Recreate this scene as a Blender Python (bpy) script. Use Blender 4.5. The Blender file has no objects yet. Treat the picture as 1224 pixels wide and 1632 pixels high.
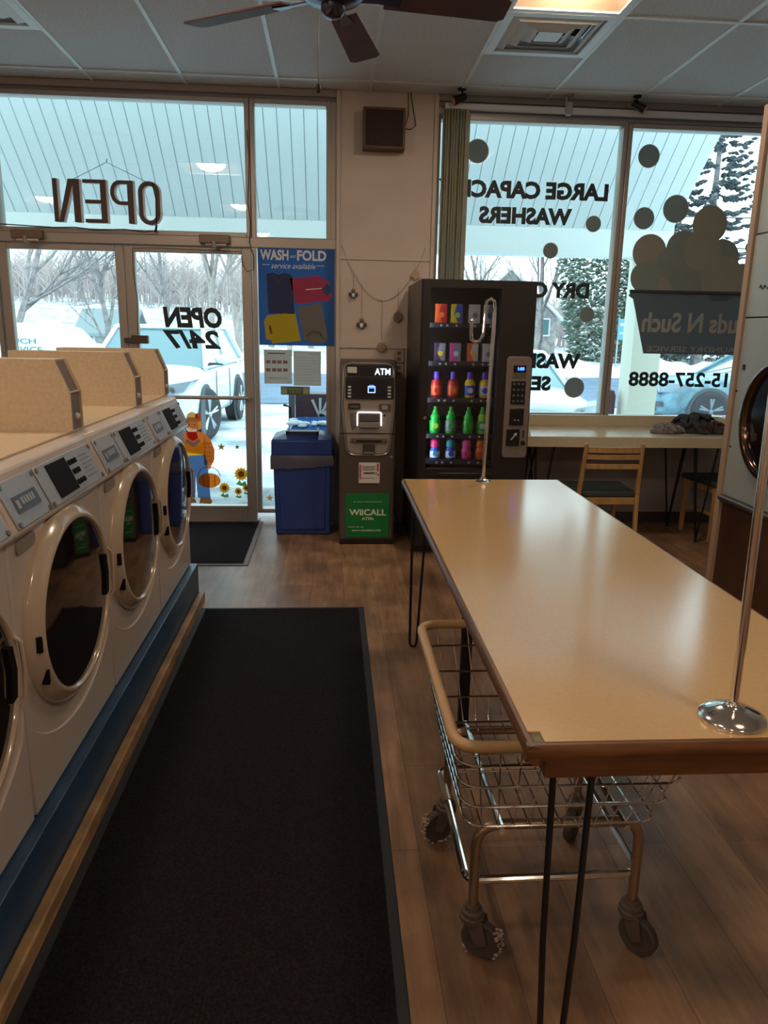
import bpy, bmesh, math, random
from mathutils import Vector, Matrix
PI = math.pi
sc = bpy.context.scene
COL = sc.collection

# ------------------------------------------------------------------ camera, world, exposure
CAMH = 1.5
F, PITCH, YAW, ROLL = 1189.6, .23684, .07184, .0190
def cam_matrix():
    c, s = math.cos, math.sin
    A = Matrix(((1,0,0),(0,0,-1),(0,1,0)))
    Ry = Matrix(((c(YAW),-s(YAW),0),(s(YAW),c(YAW),0),(0,0,1)))
    Rp = Matrix(((1,0,0),(0,c(PITCH),-s(PITCH)),(0,s(PITCH),c(PITCH))))
    Rr = Matrix(((c(ROLL),-s(ROLL),0),(s(ROLL),c(ROLL),0),(0,0,1)))
    M = Rr @ Rp @ A @ Ry
    W = Matrix((M[0], -M[1], -M[2])).transposed().to_4x4()
    W.translation = (0, 0, CAMH)
    return W
cd = bpy.data.cameras.new('camera'); cam = bpy.data.objects.new('camera', cd); COL.objects.link(cam)
cam.matrix_world = cam_matrix(); cd.sensor_fit = 'VERTICAL'; cd.sensor_height = 24; cd.sensor_width = 18
cd.lens = 24 * F / 1632; cd.clip_start = .02; cd.clip_end = 400
sc.camera = cam
sc.view_settings.view_transform = 'Standard'; sc.view_settings.look = 'None'
sc.view_settings.gamma = 1; sc.view_settings.use_curve_mapping = False
sc.view_settings.exposure = 1.4
SKY = (.72, .93, 1.0); SKY_STRENGTH = 1.4
LAMP_COLOR = (1, .78, .58); LAMP_STRENGTH = 24.0
w = bpy.data.worlds.new('world'); sc.world = w; w.use_nodes = True
bg = w.node_tree.nodes['Background']; bg.inputs[0].default_value = (*SKY, 1); bg.inputs[1].default_value = SKY_STRENGTH

# ------------------------------------------------------------------ materials
MATS = {}
def mat(name, col, rough=.5, metal=0, var=0, vscale=8, bump=0, bscale=60, emit=0, spec=.5, coat=0, stretch=None, col2=None):
    if name in MATS: return MATS[name]
    m = bpy.data.materials.new(name); m.use_nodes = True; nt = m.node_tree
    b = nt.nodes['Principled BSDF']
    b.inputs['Base Color'].default_value = (*col, 1); b.inputs['Roughness'].default_value = rough
    b.inputs['Metallic'].default_value = metal; b.inputs['Specular IOR Level'].default_value = spec
    b.inputs['Coat Weight'].default_value = coat
    if emit:
        b.inputs['Emission Color'].default_value = (*col, 1); b.inputs['Emission Strength'].default_value = emit
    tc = None
    if var or bump or col2:
        tc = nt.nodes.new('ShaderNodeTexCoord'); mp = nt.nodes.new('ShaderNodeMapping')
        nt.links.new(tc.outputs['Object'], mp.inputs[0])
        if stretch: mp.inputs['Scale'].default_value = stretch
    if var or col2:
        n = nt.nodes.new('ShaderNodeTexNoise'); n.inputs['Scale'].default_value = vscale; n.inputs['Detail'].default_value = 5
        nt.links.new(mp.outputs[0], n.inputs[0])
        r = nt.nodes.new('ShaderNodeValToRGB'); e = r.color_ramp.elements
        c2 = col2 if col2 else tuple(c * (1 - var) for c in col)
        c1 = col if col2 else tuple(min(1, c * (1 + var)) for c in col)
        e[0].position = .35; e[0].color = (*c2, 1); e[1].position = .65; e[1].color = (*c1, 1)
        nt.links.new(n.outputs[0], r.inputs[0]); nt.links.new(r.outputs[0], b.inputs['Base Color'])
    if bump:
        n = nt.nodes.new('ShaderNodeTexNoise'); n.inputs['Scale'].default_value = bscale; n.inputs['Detail'].default_value = 4
        nt.links.new(mp.outputs[0], n.inputs[0])
        bp = nt.nodes.new('ShaderNodeBump'); bp.inputs['Strength'].default_value = bump; bp.inputs['Distance'].default_value = .01
        nt.links.new(n.outputs[0], bp.inputs['Height']); nt.links.new(bp.outputs[0], b.inputs['Normal'])
    MATS[name] = m
    return m
def glass_mat(name, tint=(1,1,1), refl=1.0, rough=.0, ior=1.45):
    m = bpy.data.materials.new(name); m.use_nodes = True; nt = m.node_tree
    nt.nodes.remove(nt.nodes['Principled BSDF'])
    t = nt.nodes.new('ShaderNodeBsdfTransparent'); t.inputs[0].default_value = (*tint, 1)
    g = nt.nodes.new('ShaderNodeBsdfGlossy'); g.inputs['Roughness'].default_value = rough; g.inputs[0].default_value = (refl, refl, refl, 1)
    f = nt.nodes.new('ShaderNodeFresnel'); f.inputs[0].default_value = ior
    mx = nt.nodes.new('ShaderNodeMixShader')
    nt.links.new(f.outputs[0], mx.inputs[0]); nt.links.new(t.outputs[0], mx.inputs[1]); nt.links.new(g.outputs[0], mx.inputs[2])
    nt.links.new(mx.outputs[0], nt.nodes['Material Output'].inputs[0])
    return m
def thin_mat(name, col, through=.55, rough=.6):
    if name in MATS: return MATS[name]
    m = mat(name, col, rough); nt = m.node_tree
    t = nt.nodes.new('ShaderNodeBsdfTranslucent'); t.inputs[0].default_value = (*[min(1, c*1.15+.01) for c in col], 1)
    mx = nt.nodes.new('ShaderNodeMixShader'); mx.inputs[0].default_value = through
    nt.links.new(nt.nodes['Principled BSDF'].outputs[0], mx.inputs[1]); nt.links.new(t.outputs[0], mx.inputs[2])
    nt.links.new(mx.outputs[0], nt.nodes['Material Output'].inputs[0])
    return m
def emis(name, col, s):
    if name in MATS: return MATS[name]
    m = bpy.data.materials.new(name); m.use_nodes = True; nt = m.node_tree
    nt.nodes.remove(nt.nodes['Principled BSDF'])
    e = nt.nodes.new('ShaderNodeEmission'); e.inputs[0].default_value = (*col, 1); e.inputs[1].default_value = s
    nt.links.new(e.outputs[0], nt.nodes['Material Output'].inputs[0]); MATS[name] = m
    return m

# ------------------------------------------------------------------ geometry collector
class G:
    def __init__(s): s.v = []; s.f = []
    def add(s, v, f):
        o = len(s.v); s.v += [tuple(p) for p in v]; s.f += [tuple(i + o for i in q) for q in f]; return s
    def box(s, x0, x1, y0, y1, z0, z1):
        return s.add([(x, y, z) for z in (z0, z1) for y in (y0, y1) for x in (x0, x1)],
                     [(0,2,3,1),(4,5,7,6),(0,1,5,4),(2,6,7,3),(0,4,6,2),(1,3,7,5)])
    def hexa(s, b, t):   # four bottom points, four top points
        return s.add(list(b) + list(t), [(3,2,1,0),(4,5,6,7),(0,1,5,4),(1,2,6,5),(2,3,7,6),(3,0,4,7)])
    def prism(s, poly, axis, a, b):   # polygon in the plane across axis, from a to b
        def P(p, d):
            return (d, p[0], p[1]) if axis == 'x' else (p[0], d, p[1]) if axis == 'y' else (p[0], p[1], d)
        n = len(poly)
        return s.add([P(p, a) for p in poly] + [P(p, b) for p in poly],
                     [tuple(range(n))[::-1], tuple(range(n, 2*n))] + [(i, (i+1) % n, (i+1) % n + n, i + n) for i in range(n)])
    def tube(s, pts, r, n=8, closed=False):
        pts = [Vector(p) for p in pts]; m = len(pts)
        if m < 2: return s
        rs = r if isinstance(r, (list, tuple)) else [r] * m
        T = []
        for i in range(m):
            if closed: d = pts[(i+1) % m] - pts[i-1]
            else: d = pts[min(i+1, m-1)] - pts[max(i-1, 0)]
            T.append(d.normalized() if d.length > 1e-9 else Vector((0,0,1)))
        u = T[0].orthogonal().normalized(); rings = []
        for i in range(m):
            u = (u - T[i] * u.dot(T[i]))
            u = u.normalized() if u.length > 1e-6 else T[i].orthogonal().normalized()
            w_ = T[i].cross(u)
            rings.append([pts[i] + (u * math.cos(2*PI*k/n) + w_ * math.sin(2*PI*k/n)) * rs[i] for k in range(n)])
        vs = [p for R_ in rings for p in R_]; fs = []
        for i in range(m if closed else m - 1):
            j = (i + 1) % m
            off = 0
            if closed and j == 0:
                off = min(range(n), key=lambda k: (rings[i][0] - rings[0][k]).length)
            for k in range(n):
                a = i*n + k; b = i*n + (k+1) % n
                fs.append((a, b, j*n + (k+1+off) % n, j*n + (k+off) % n))
        if not closed: fs += [tuple(range(n))[::-1], tuple(range((m-1)*n, m*n))]
        return s.add(vs, fs)
    def lathe(s, prof, c=(0,0,0), axis='z', n=24, sx=1, sy=1):   # prof: (radius, height)
        vs = []; fs = []
        for r, h in prof:
            for k in range(n):
                a = 2*PI*k/n; p, q = r*math.cos(a)*sx, r*math.sin(a)*sy
                vs.append((p, q, h) if axis == 'z' else (h, p, q) if axis == 'x' else (p, h, q))
        vs = [(a + c[0], b + c[1], d + c[2]) for a, b, d in vs]
        for i in range(len(prof) - 1):
            for k in range(n): fs.append((i*n + k, i*n + (k+1) % n, (i+1)*n + (k+1) % n, (i+1)*n + k))
        if prof[0][0] > 1e-5: fs.append(tuple(range(n))[::-1])
        if prof[-1][0] > 1e-5: fs.append(tuple(range((len(prof)-1)*n, len(prof)*n)))
        return s.add(vs, fs)
    def ball(s, c, r, n=10, sc_=(1,1,1)):
        prof = [(max(r*math.sin(PI*i/n), 1e-6), -r*math.cos(PI*i/n)) for i in range(n+1)]
        g = G().lathe(prof, n=max(8, n))
        return s.add([(p[0]*sc_[0]+c[0], p[1]*sc_[1]+c[1], p[2]*sc_[2]+c[2]) for p in g.v], g.f)
    def xf(s, M):
        s.v = [tuple(M @ Vector(p)) for p in s.v]; return s
    def shift(s, d):
        s.v = [(p[0]+d[0], p[1]+d[1], p[2]+d[2]) for p in s.v]; return s
    def sheet(s, poly, y): return s.add([(p[0], y, p[1]) for p in poly], [tuple(range(len(poly)))])
    def join(s, g): return s.add(g.v, g.f)

def rounded(pts, r, seg=4, closed=False):
    pts = [Vector(p) for p in pts]; out = []; n = len(pts)
    for i in range(n):
        if not closed and i in (0, n-1): out.append(pts[i]); continue
        a, b, c = pts[i-1], pts[i], pts[(i+1) % n]
        d1, d2 = (a-b), (c-b); rr = min(r, d1.length*.49, d2.length*.49)
        p, q = b + d1.normalized()*rr, b + d2.normalized()*rr
        for k in range(seg+1):
            t = k/seg; out.append(p*(1-t)**2 + b*2*t*(1-t) + q*t*t)
    return out
def rrect(x0, x1, z0, z1, r, seg=5):
    return [(p[0], p[1]) for p in rounded([(x0,z0,0),(x1,z0,0),(x1,z1,0),(x0,z1,0)], r, seg, True)]
def disc(cx, cz, r, n=28, sx=1):
    return [(cx + r*sx*math.cos(2*PI*k/n), cz + r*math.sin(2*PI*k/n)) for k in range(n)]

def thing(name, label, cat, loc=(0,0,0), rotz=0, group=None):
    o = bpy.data.objects.new(name, None); COL.objects.link(o); o.empty_display_size = .05
    o.location = loc; o.rotation_euler = (0, 0, rotz); o['label'] = label; o['category'] = cat
    if group: o['group'] = group
    return o
def tag(o, label, cat, group=None, kind=None):
    if label: o['label'] = label
    if cat: o['category'] = cat
    if group: o['group'] = group
    if kind: o['kind'] = kind
    return o
def wloc(o):
    v = Vector(o.location)
    while o.parent: o = o.parent; v += Vector(o.location)
    return v
def obj(name, g, m, parent=None, bev=0, smooth=35, label=None, world=True, seg=2):
    """one mesh object; with a parent the collected points are world points (world=True) or the parent's own"""
    me = bpy.data.meshes.new(name); v = g.v
    base = None
    if parent is not None and world:
        L = wloc(parent); v = [(p[0]-L.x, p[1]-L.y, p[2]-L.z) for p in v]
    elif parent is None and v:
        xs, ys, zs = [[p[i] for p in v] for i in range(3)]
        base = ((min(xs)+max(xs))/2, (min(ys)+max(ys))/2, min(zs))
        v = [(p[0]-base[0], p[1]-base[1], p[2]-base[2]) for p in v]
    me.from_pydata(v, [], g.f); me.update()
    bm = bmesh.new(); bm.from_mesh(me); bmesh.ops.recalc_face_normals(bm, faces=bm.faces); bm.to_mesh(me); bm.free()
    if smooth:
        me.polygons.foreach_set('use_smooth', [True]*len(me.polygons)); me.set_sharp_from_angle(angle=math.radians(smooth))
    me.materials.append(m)
    o = bpy.data.objects.new(name, me); COL.objects.link(o)
    if base: o.location = base
    if parent is not None: o.parent = parent
    if bev:
        b = o.modifiers.new('bevel', 'BEVEL'); b.width = bev; b.segments = seg; b.limit_method = 'ANGLE'; b.angle_limit = math.radians(40)
    if label: o['label'] = label
    return o
def struct(name, g, m, parent=None, bev=0, smooth=35):
    o = obj(name, g, m, parent, bev, smooth)
    if parent is None: o['kind'] = 'structure'
    return o
def copy_tree(o, parent=None):
    c = o.copy(); COL.objects.link(c); c.parent = parent
    for ch in o.children: copy_tree(ch, c)
    return c
def text_g(txt, x0, x1, z0, z1, y, thick=.002, mirror=False, bold=.02, slant=0):
    """lettering fitted in a rectangle of an XZ plane whose readable side looks to -Y (mirror: to +Y)"""
    cu = bpy.data.curves.new('lettering', 'FONT'); cu.body = txt; cu.size = 1; cu.extrude = .5; cu.offset = bold; cu.resolution_u = 3; cu.shear = slant
    to = bpy.data.objects.new('lettering', cu); COL.objects.link(to)
    dg = bpy.context.evaluated_depsgraph_get(); me = bpy.data.meshes.new_from_object(to.evaluated_get(dg))
    vs = [tuple(v.co) for v in me.vertices]; fs = [tuple(p.vertices) for p in me.polygons]
    bpy.data.objects.remove(to); bpy.data.curves.remove(cu); bpy.data.meshes.remove(me)
    a0, a1 = min(v[0] for v in vs), max(v[0] for v in vs); b0, b1 = min(v[1] for v in vs), max(v[1] for v in vs)
    g = G()
    for v in vs:
        u = (v[0]-a0)/(a1-a0); t = (v[1]-b0)/(b1-b0)
        x = x1 - u*(x1-x0) if mirror else x0 + u*(x1-x0)
        g.v.append((x, y - thick if v[2] > 0 else y, z0 + t*(z1-z0)))
    g.f = fs
    return g
def seg_lathe(prof, c, axis, n=24): return G().lathe(prof, c, axis, n)

# ================================================================== THE ROOM
CEIL = 3.17; WY = 5.93
XL, XR, YB = -5.2, 4.2, -4.6
# materials
def floor_mat():
    m = bpy.data.materials.new('vinyl_planks'); m.use_nodes = True; nt = m.node_tree; b = nt.nodes['Principled BSDF']; L = nt.links.new
    tc = nt.nodes.new('ShaderNodeTexCoord'); mp = nt.nodes.new('ShaderNodeMapping'); mp.inputs['Rotation'].default_value[2] = PI/2
    L(tc.outputs['Object'], mp.inputs[0])
    br = nt.nodes.new('ShaderNodeTexBrick'); L(mp.outputs[0], br.inputs[0])
    br.inputs['Scale'].default_value = 1; br.inputs['Brick Width'].default_value = 1.2; br.inputs['Row Height'].default_value = .19
    br.inputs['Mortar Size'].default_value = .0012; br.offset = .37
    br.inputs['Color1'].default_value = (.40, .245, .14, 1); br.inputs['Color2'].default_value = (.27, .16, .092, 1); br.inputs['Mortar'].default_value = (.16, .09, .055, 1)
    n = nt.nodes.new('ShaderNodeTexNoise'); mp2 = nt.nodes.new('ShaderNodeMapping'); mp2.inputs['Scale'].default_value = (9, 1.2, 1)
    L(tc.outputs['Object'], mp2.inputs[0]); L(mp2.outputs[0], n.inputs[0]); n.inputs['Scale'].default_value = 2.2; n.inputs['Detail'].default_value = 8; n.inputs['Roughness'].default_value = .65
    n2 = nt.nodes.new('ShaderNodeTexNoise'); L(tc.outputs['Object'], n2.inputs[0]); n2.inputs['Scale'].default_value = 3.2; n2.inputs['Detail'].default_value = 6
    r2 = nt.nodes.new('ShaderNodeValToRGB'); r2.color_ramp.elements[0].position = .35; r2.color_ramp.elements[0].color = (.62, .6, .6, 1); r2.color_ramp.elements[1].position = .68; r2.color_ramp.elements[1].color = (1.25, 1.2, 1.15, 1)
    L(n2.outputs[0], r2.inputs[0])
    r = nt.nodes.new('ShaderNodeValToRGB'); r.color_ramp.elements[0].position = .3; r.color_ramp.elements[0].color = (.55, .52, .5, 1); r.color_ramp.elements[1].position = .7; r.color_ramp.elements[1].color = (1.2, 1.2, 1.2, 1)
    L(n.outputs[0], r.inputs[0])
    for src in (r, r2):
        mx = nt.nodes.new('ShaderNodeMix'); mx.data_type = 'RGBA'; mx.blend_type = 'MULTIPLY'; mx.inputs[0].default_value = 1
        L(br.outputs[0] if src is r else last.outputs[2], mx.inputs[6]); L(src.outputs[0], mx.inputs[7]); last = mx
    L(last.outputs[2], b.inputs['Base Color']); b.inputs['Roughness'].default_value = .42
    return m
M_floor = floor_mat()
M_tile = mat('ceiling_tile', (.74, .78, .82), .95, var=.10, vscale=90, bump=.5, bscale=160, spec=.1)
M_grid = mat('grid_white', (.78, .84, .86), .4)
M_wall = mat('wall_paint', (.58, .50, .44), .8, var=.05, vscale=3)
M_wallg = mat('low_wall_paint', (.36, .33, .34), .8, var=.06, vscale=3)
M_alu = mat('bronze_aluminium', (.42, .38, .34), .38, .5)
M_alud = mat('dark_header', (.30, .28, .29), .5, .2)
M_black = mat('black_metal', (.012, .011, .012), .4, .3)
M_white = mat('white_plastic', (.8, .8, .78), .4)
M_chrome = mat('chrome', (.78, .77, .75), .12, 1)
M_glass = glass_mat('window_glass', (.93, .98, .98))

fixtures = []   # rectangles cut out of the ceiling: x0,x1,y0,y1
LAMPS = [(1.23, 4.09), (-1.30, 3.10), (-1.28, .50), (-3.9, .65), (-3.9, -2.6), (1.23, .45), (1.23, -2.6), (-1.28, -2.6)]
for x, y in LAMPS: fixtures.append((x-.29, x+.29, y-.29, y+.29))
VENTS = [(1.23, 4.725), (-1.99, 4.67)]
for x, y in VENTS: fixtures.append((x-.29, x+.29, y-.29, y+.29))

floor_g = G().box(XL, XR, YB, WY + .1, -.1, 0)
struct('floor', floor_g, M_floor)
def cut(rects, h):
    out = []
    for (a, b, c, d) in rects:
        x0, x1, y0, y1 = h
        if x1 <= a or x0 >= b or y1 <= c or y0 >= d: out.append((a, b, c, d)); continue
        if a < x0: out.append((a, x0, c, d))
        if x1 < b: out.append((x1, b, c, d))
        m0, m1 = max(a, x0), min(b, x1)
        if c < y0: out.append((m0, m1, c, y0))
        if y1 < d: out.append((m0, m1, y1, d))
    return out
rects = [(XL, XR, YB, WY)]
for h in fixtures: rects = cut(rects, h)
g = G()
for a, b, c, d in rects: g.box(a, b, c, d, CEIL, CEIL + .12)
struct('ceiling', g, M_tile)
g = G(); y = 5.66
xs = [-1.67 + .645*k for k in range(-6, 10)]
def bar_spans(horizontal, p, a, b):
    r = [(a, b)]
    for h in fixtures:
        lo, hi, s0, s1 = (h[2], h[3], h[0], h[1]) if horizontal else (h[0], h[1], h[2], h[3])
        if lo + .01 < p < hi - .01:
            r = [q for (u, v) in r for q in ((u, min(v, s0)), (max(u, s1), v)) if q[1] > q[0]]
    return r
for x in xs:
    if XL < x < XR:
        for a, b in bar_spans(False, x, YB, WY - .03): g.box(x-.012, x+.012, a, b, CEIL-.008, CEIL+.002)
while y > YB:
    for a, b in bar_spans(True, y, XL, XR): g.box(a, b, y-.012, y+.012, CEIL-.009, CEIL+.002)
    y -= 1.24
struct('trim_1', g, M_grid)
M_lampbox = mat('lamp_housing', (.30, .22, .15), .5)
M_lamp = emis('lamp_glow', LAMP_COLOR, LAMP_STRENGTH)
def ceiling_lamp(x, y, label):
    t = thing('ceiling_light', label, 'light', (x, y, CEIL), group='square ceiling lights')
    g = G(); w_ = .29
    for sx, sy in ((1,0),(-1,0),(0,1),(0,-1)):   # sloping housing sides
        if sx: P = [(x+sx*w_, y-w_), (x+sx*w_, y+w_), (x+sx*.17, y+.17), (x+sx*.17, y-.17)]
        else: P = [(x-w_, y+sy*w_), (x+w_, y+sy*w_), (x+.17, y+sy*.17), (x-.17, y+sy*.17)]
        zs = (CEIL, CEIL, CEIL+.10, CEIL+.10)
        g.hexa([(p[0], p[1], z) for p, z in zip(P, zs)], [(p[0], p[1], z+.012) for p, z in zip(P, zs)])
    g.box(x-.17, x+.17, y-.17, y+.17, CEIL+.10, CEIL+.112)
    obj('housing', g, M_lampbox, t)
    g = G()
    for a, b, c, d in cut([(x-.315, x+.315, y-.315, y+.315)], (x-.285, x+.285, y-.285, y+.285)): g.box(a, b, c, d, CEIL-.008, CEIL)
    obj('frame', g, M_grid, t)
    obj('diffuser', G().lathe([(.155, .085), (.155, .05), (.14, .015), (.10, -.012), (.05, -.027), (.0001, -.032)], (x, y, CEIL), n=28), M_lamp, t, smooth=80)
ll = ['square recessed ceiling light with glowing round diffuser beside the vent', 'recessed square ceiling light over the aisle by the door, reflected in the transom glass',
      'recessed square ceiling light in the middle of the washer aisle', 'recessed square ceiling light over the far left of the room', 'recessed square ceiling light at the back left corner',
      'recessed square ceiling light over the near end of the folding table', 'recessed square ceiling light at the back right corner', 'recessed square ceiling light at the back of the washer aisle']
for (x, y), l in zip(LAMPS, ll): ceiling_lamp(x, y, l)
M_ventw = mat('vent_white', (.78, .84, .88), .4); M_dark = mat('dark_void', (.03, .03, .03), .8)
for (x, y), l in zip(VENTS, ['square white ceiling vent with nested louvres beside the glowing light', 'dusty square ceiling vent at the left edge above the doors']):
    t = thing('ceiling_vent', l, 'vent', (x, y, CEIL), group='ceiling vents')
    g = G()
    for a, b, c, d in cut([(x-.31, x+.31, y-.31, y+.31)], (x-.26, x+.26, y-.26, y+.26)): g.box(a, b, c, d, CEIL-.01, CEIL)
    obj('frame', g, M_ventw, t)
    obj('duct', G().box(x-.285, x+.285, y-.285, y+.285, CEIL+.10, CEIL+.11), M_dark, t)
    for r0, r1 in ((.262, .212), (.200, .148), (.136, .082)):
        g = G()
        for sx, sy in ((1,0),(-1,0),(0,1),(0,-1)):
            if sx: P = [(x+sx*r0, y-r0), (x+sx*r0, y+r0), (x+sx*r1, y+r1), (x+sx*r1, y-r1)]
            else: P = [(x-r0, y+sy*r0), (x+r0, y+sy*r0), (x+r1, y+sy*r1), (x-r1, y+sy*r1)]
            zs = (CEIL+.012, CEIL+.012, CEIL-.016, CEIL-.016)
            g.hexa([(p[0], p[1], z) for p, z in zip(P, zs)], [(p[0], p[1], z+.004) for p, z in zip(P, zs)])
        obj('louvre', g, M_ventw, t)
    obj('louvre', G().box(x-.07, x+.07, y-.07, y+.07, CEIL-.012, CEIL-.006), M_ventw, t)

# side and back walls
struct('wall_left', G().box(XL-.1, XL, YB, WY+.1, 0, CEIL), M_wall)
struct('wall_right', G().box(XR, XR+.1, YB, WY+.1, 0, CEIL), M_wall)
struct('wall_back', G().box(XL, XR, YB-.1, YB, 0, CEIL), M_wall)
# front wall: column, header, low walls
struct('wall_column', G().box(.03, .76, 5.88, WY+.12, 0, CEIL), M_wall)
g = G(); g.box(XL, XR, WY-.02, WY+.12, 3.085, CEIL+.12)
struct('wall_header', g, M_alud)
struct('wall_front_right', G().box(.76, XR, 5.86, WY+.12, 0, .86), M_wallg)
struct('wall_front_left', G().box(XL, -3.5, 5.88, WY+.12, 0, 3.085), M_wall)
struct('baseboard_front', G().box(.76, XR, 5.848, 5.86, 0, .09), mat('baseboard_dark', (.06, .05, .05), .6))
# header mouldings
struct('trim_2', G().box(XL, .03, WY-.05, WY-.02, 3.12, 3.168), mat('header_board', (.36, .32, .30), .6), bev=.004)
struct('trim_3', G().box(.765, XR, WY-.05, WY-.02, 3.125, 3.168), M_alud, bev=.004)
# column trims: battens and edge strips
M_trimw = mat('trim_paint', (.58, .50, .44), .7)
struct('trim_4', G().box(.05, .745, 5.872, 5.88, 2.02, 2.05), M_trimw, bev=.002)
struct('trim_5', G().box(.05, .745, 5.868, 5.88, 1.375, 1.44), M_trimw, bev=.002)
struct('trim_6', G().box(.028, .056, 5.862, 5.88, 0, 3.16), M_trimw, bev=.003)
struct('trim_7', G().box(.735, .765, 5.862, 5.88, .9, 3.16), M_trimw, bev=.003)
# windows -----------------------------------------------------------------
def window(n, x0, x1, z0, z1, fw=.035, m=M_alu, y=WY):
    g = G()
    for a, b, c, d in cut([(x0-fw, x1+fw, z0-fw, z1+fw)], (x0, x1, z0, z1)): g.box(a, b, y-.05, y+.05, c, d)
    w_ = struct('window_%d' % n, g, m, bev=.004)
    obj('glass_pane', G().box(x0-.008, x1+.008, y-.003, y+.003, z0-.008, z1+.008), M_glass, w_)
    return w_
window(1, -2.38, -.63, 2.19, 3.06, .033)         # transom over the doors
window(2, -.56, -.045, 2.165, 3.06, .033)        # upper sidelight
window(3, -.56, -.045, .1, 2.1, .033)            # lower sidelight
window(4, .785, 2.145, .895, 3.005, .033)         # big window
window(5, 2.215, 4.1, .88, 2.995, .033)          # big window right
window(6, -3.44, -2.47, .1, 3.06, .033)          # far left
struct('trim_8', G().box(-2.45, .03, WY-.055, WY+.055, 2.088, 2.158), M_alu, bev=.004)
struct('trim_9', G().box(.765, XR, 5.84, WY-.05, .862, .885), mat('sill_white', (.72, .74, .70), .4), bev=.004)
struct('trim_10', G().box(.765, XR, WY-.05, WY+.05, 3.03, 3.085), mat('frame_grey', (.30, .32, .35), .4, .4), bev=.004)
struct('trim_12', G().box(-.014, .0285, WY-.05, WY+.05, 0, 3.09), M_alu, bev=.003)
# double doors --------------------------------------------------------------
def door(n, x0, x1, sw, zb=.12):
    g = G(); z1 = 2.085; y0, y1 = WY-.03, WY+.03
    g.box(x0, x0+sw[0], y0, y1, .012, z1); g.box(x1-sw[1], x1, y0, y1, .012, z1)
    g.box(x0+sw[0], x1-sw[1], y0, y1, z1-.045, z1); g.box(x0+sw[0], x1-sw[1], y0, y1, .012, zb)
    d = struct('door_%d' % n, g, M_alu, bev=.004)
    obj('glass_pane', G().box(x0+sw[0]-.005, x1-sw[1]+.005, WY-.003, WY+.003, zb-.005, z1-.04), M_glass, d)
    return d
d1 = door(1, -2.43, -1.535, (.065, .06)); d2 = door(2, -1.53, -.60, (.075, .075))
obj('push_bar', G().tube([(-1.50, 5.84, .985), (-.64, 5.84, .985)], .014, 10).tube([(-.64, 5.84, .985), (-.64, 5.90, .985)], .016, 8).tube([(-1.49, 5.84, .985), (-1.49, 5.90, .985)], .016, 8), M_alu, d2)
obj('push_bar', G().tube([(-2.40, 5.84, .985), (-1.56, 5.84, .985)], .014, 10).tube([(-1.56, 5.84, .985), (-1.56, 5.90, .985)], .016, 8).tube([(-2.39, 5.84, .985), (-2.39, 5.90, .985)], .016, 8), M_alu, d1)
obj('latch_box', G().box(-1.50, -1.38, 5.85, 5.90, 1.38, 1.44).box(-1.56, -1.50, 5.87, 5.90, 1.385, 1.42), mat('latch_brown', (.10, .07, .05), .5, .3), d2, bev=.004)
M_closer = mat('closer_brown', (.22, .16, .12), .45, .4)
for d, xa in ((d1, -2.30), (d2, -.97)):
    obj('door_closer', G().box(xa, xa+.22, 5.83, 5.90, 2.105, 2.165), M_closer, d, bev=.006)
    obj('closer_arm', G().box(xa+.05, xa+.20, 5.79, 5.82, 2.085, 2.10).tube([(xa+.11, 5.80, 2.12), (xa+.11, 5.80, 2.07)], .02, 10), M_chrome, d, bev=.002)
struct('trim_11', G().box(-2.45, -.58, 5.86, 5.98, 0, .012), M_alud)     # threshold
# ceiling-level rail over the right window, blinds, wires
M_rail = mat('rail_white', (.60, .62, .66), .35)
tag(obj('blind_rail', G().box(.80, 4.0, 5.80, 5.845, 3.055, 3.095), M_rail, bev=.006), 'long pale rail for vertical blinds running over the right window', 'rail')
t = thing('vertical_blinds', 'stack of olive beige vertical blind slats gathered at the left of the right window', 'blinds', (.88, 5.82, 1.2))
M_blind = mat('blind_olive', (.38, .34, .22), .6, stretch=(1, 1, .2), var=.08)
for k in range(9):
    x = .805 + k*.021; a = math.radians(62 + 4*math.sin(k*2.3)); c, s = math.cos(a)*.043, math.sin(a)*.043
    P = [(x-c, 5.82-s), (x-c*.3, 5.82-s*.3+.0), (x+c, 5.82+s), (x+c-.002, 5.82+s+.001), (x-c*.3-.003, 5.82-s*.3+.003), (x-c-.002, 5.82-s+.001)]
    obj('slat', G().prism(P, 'z', 1.02, 3.05), M_blind, t)

# ================================================================== WASHERS
M_enamel = mat('washer_enamel', (.60, .52, .46), .33, var=.03, vscale=2, coat=.2)
M_ring = mat('door_ring_cream', (.62, .50, .37), .2, coat=.6)
M_wglass = mat('smoked_glass', (.012, .008, .010), .06, coat=.5)
M_panel = mat('panel_silver', (.42, .46, .52), .35, .3)
M_pdark = mat('panel_dark', (.012, .010, .012), .6, spec=.08)
M_label = mat('panel_label', (.09, .12, .17), .4)
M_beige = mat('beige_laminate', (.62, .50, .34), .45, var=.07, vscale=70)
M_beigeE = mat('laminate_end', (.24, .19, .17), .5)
M_screw = mat('screw_grey', (.20, .18, .17), .4, .6)
XF, ZB, PITCHW = -.80, .205, .76
CY, CZ = .38, .486      # door centre in the machine's own frame (front plane x = 0)
def panel_pt(y, t, off=.0):      # point on the sloping control panel: t 0 bottom .. 1 top
    x0, z0, x1, z1 = .027, .791, -.030, .918
    n = Vector((z1-z0, 0, -(x1-x0))).normalized()
    return Vector((x0+(x1-x0)*t, y, z0+(z1-z0)*t)) + n*off
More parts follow.
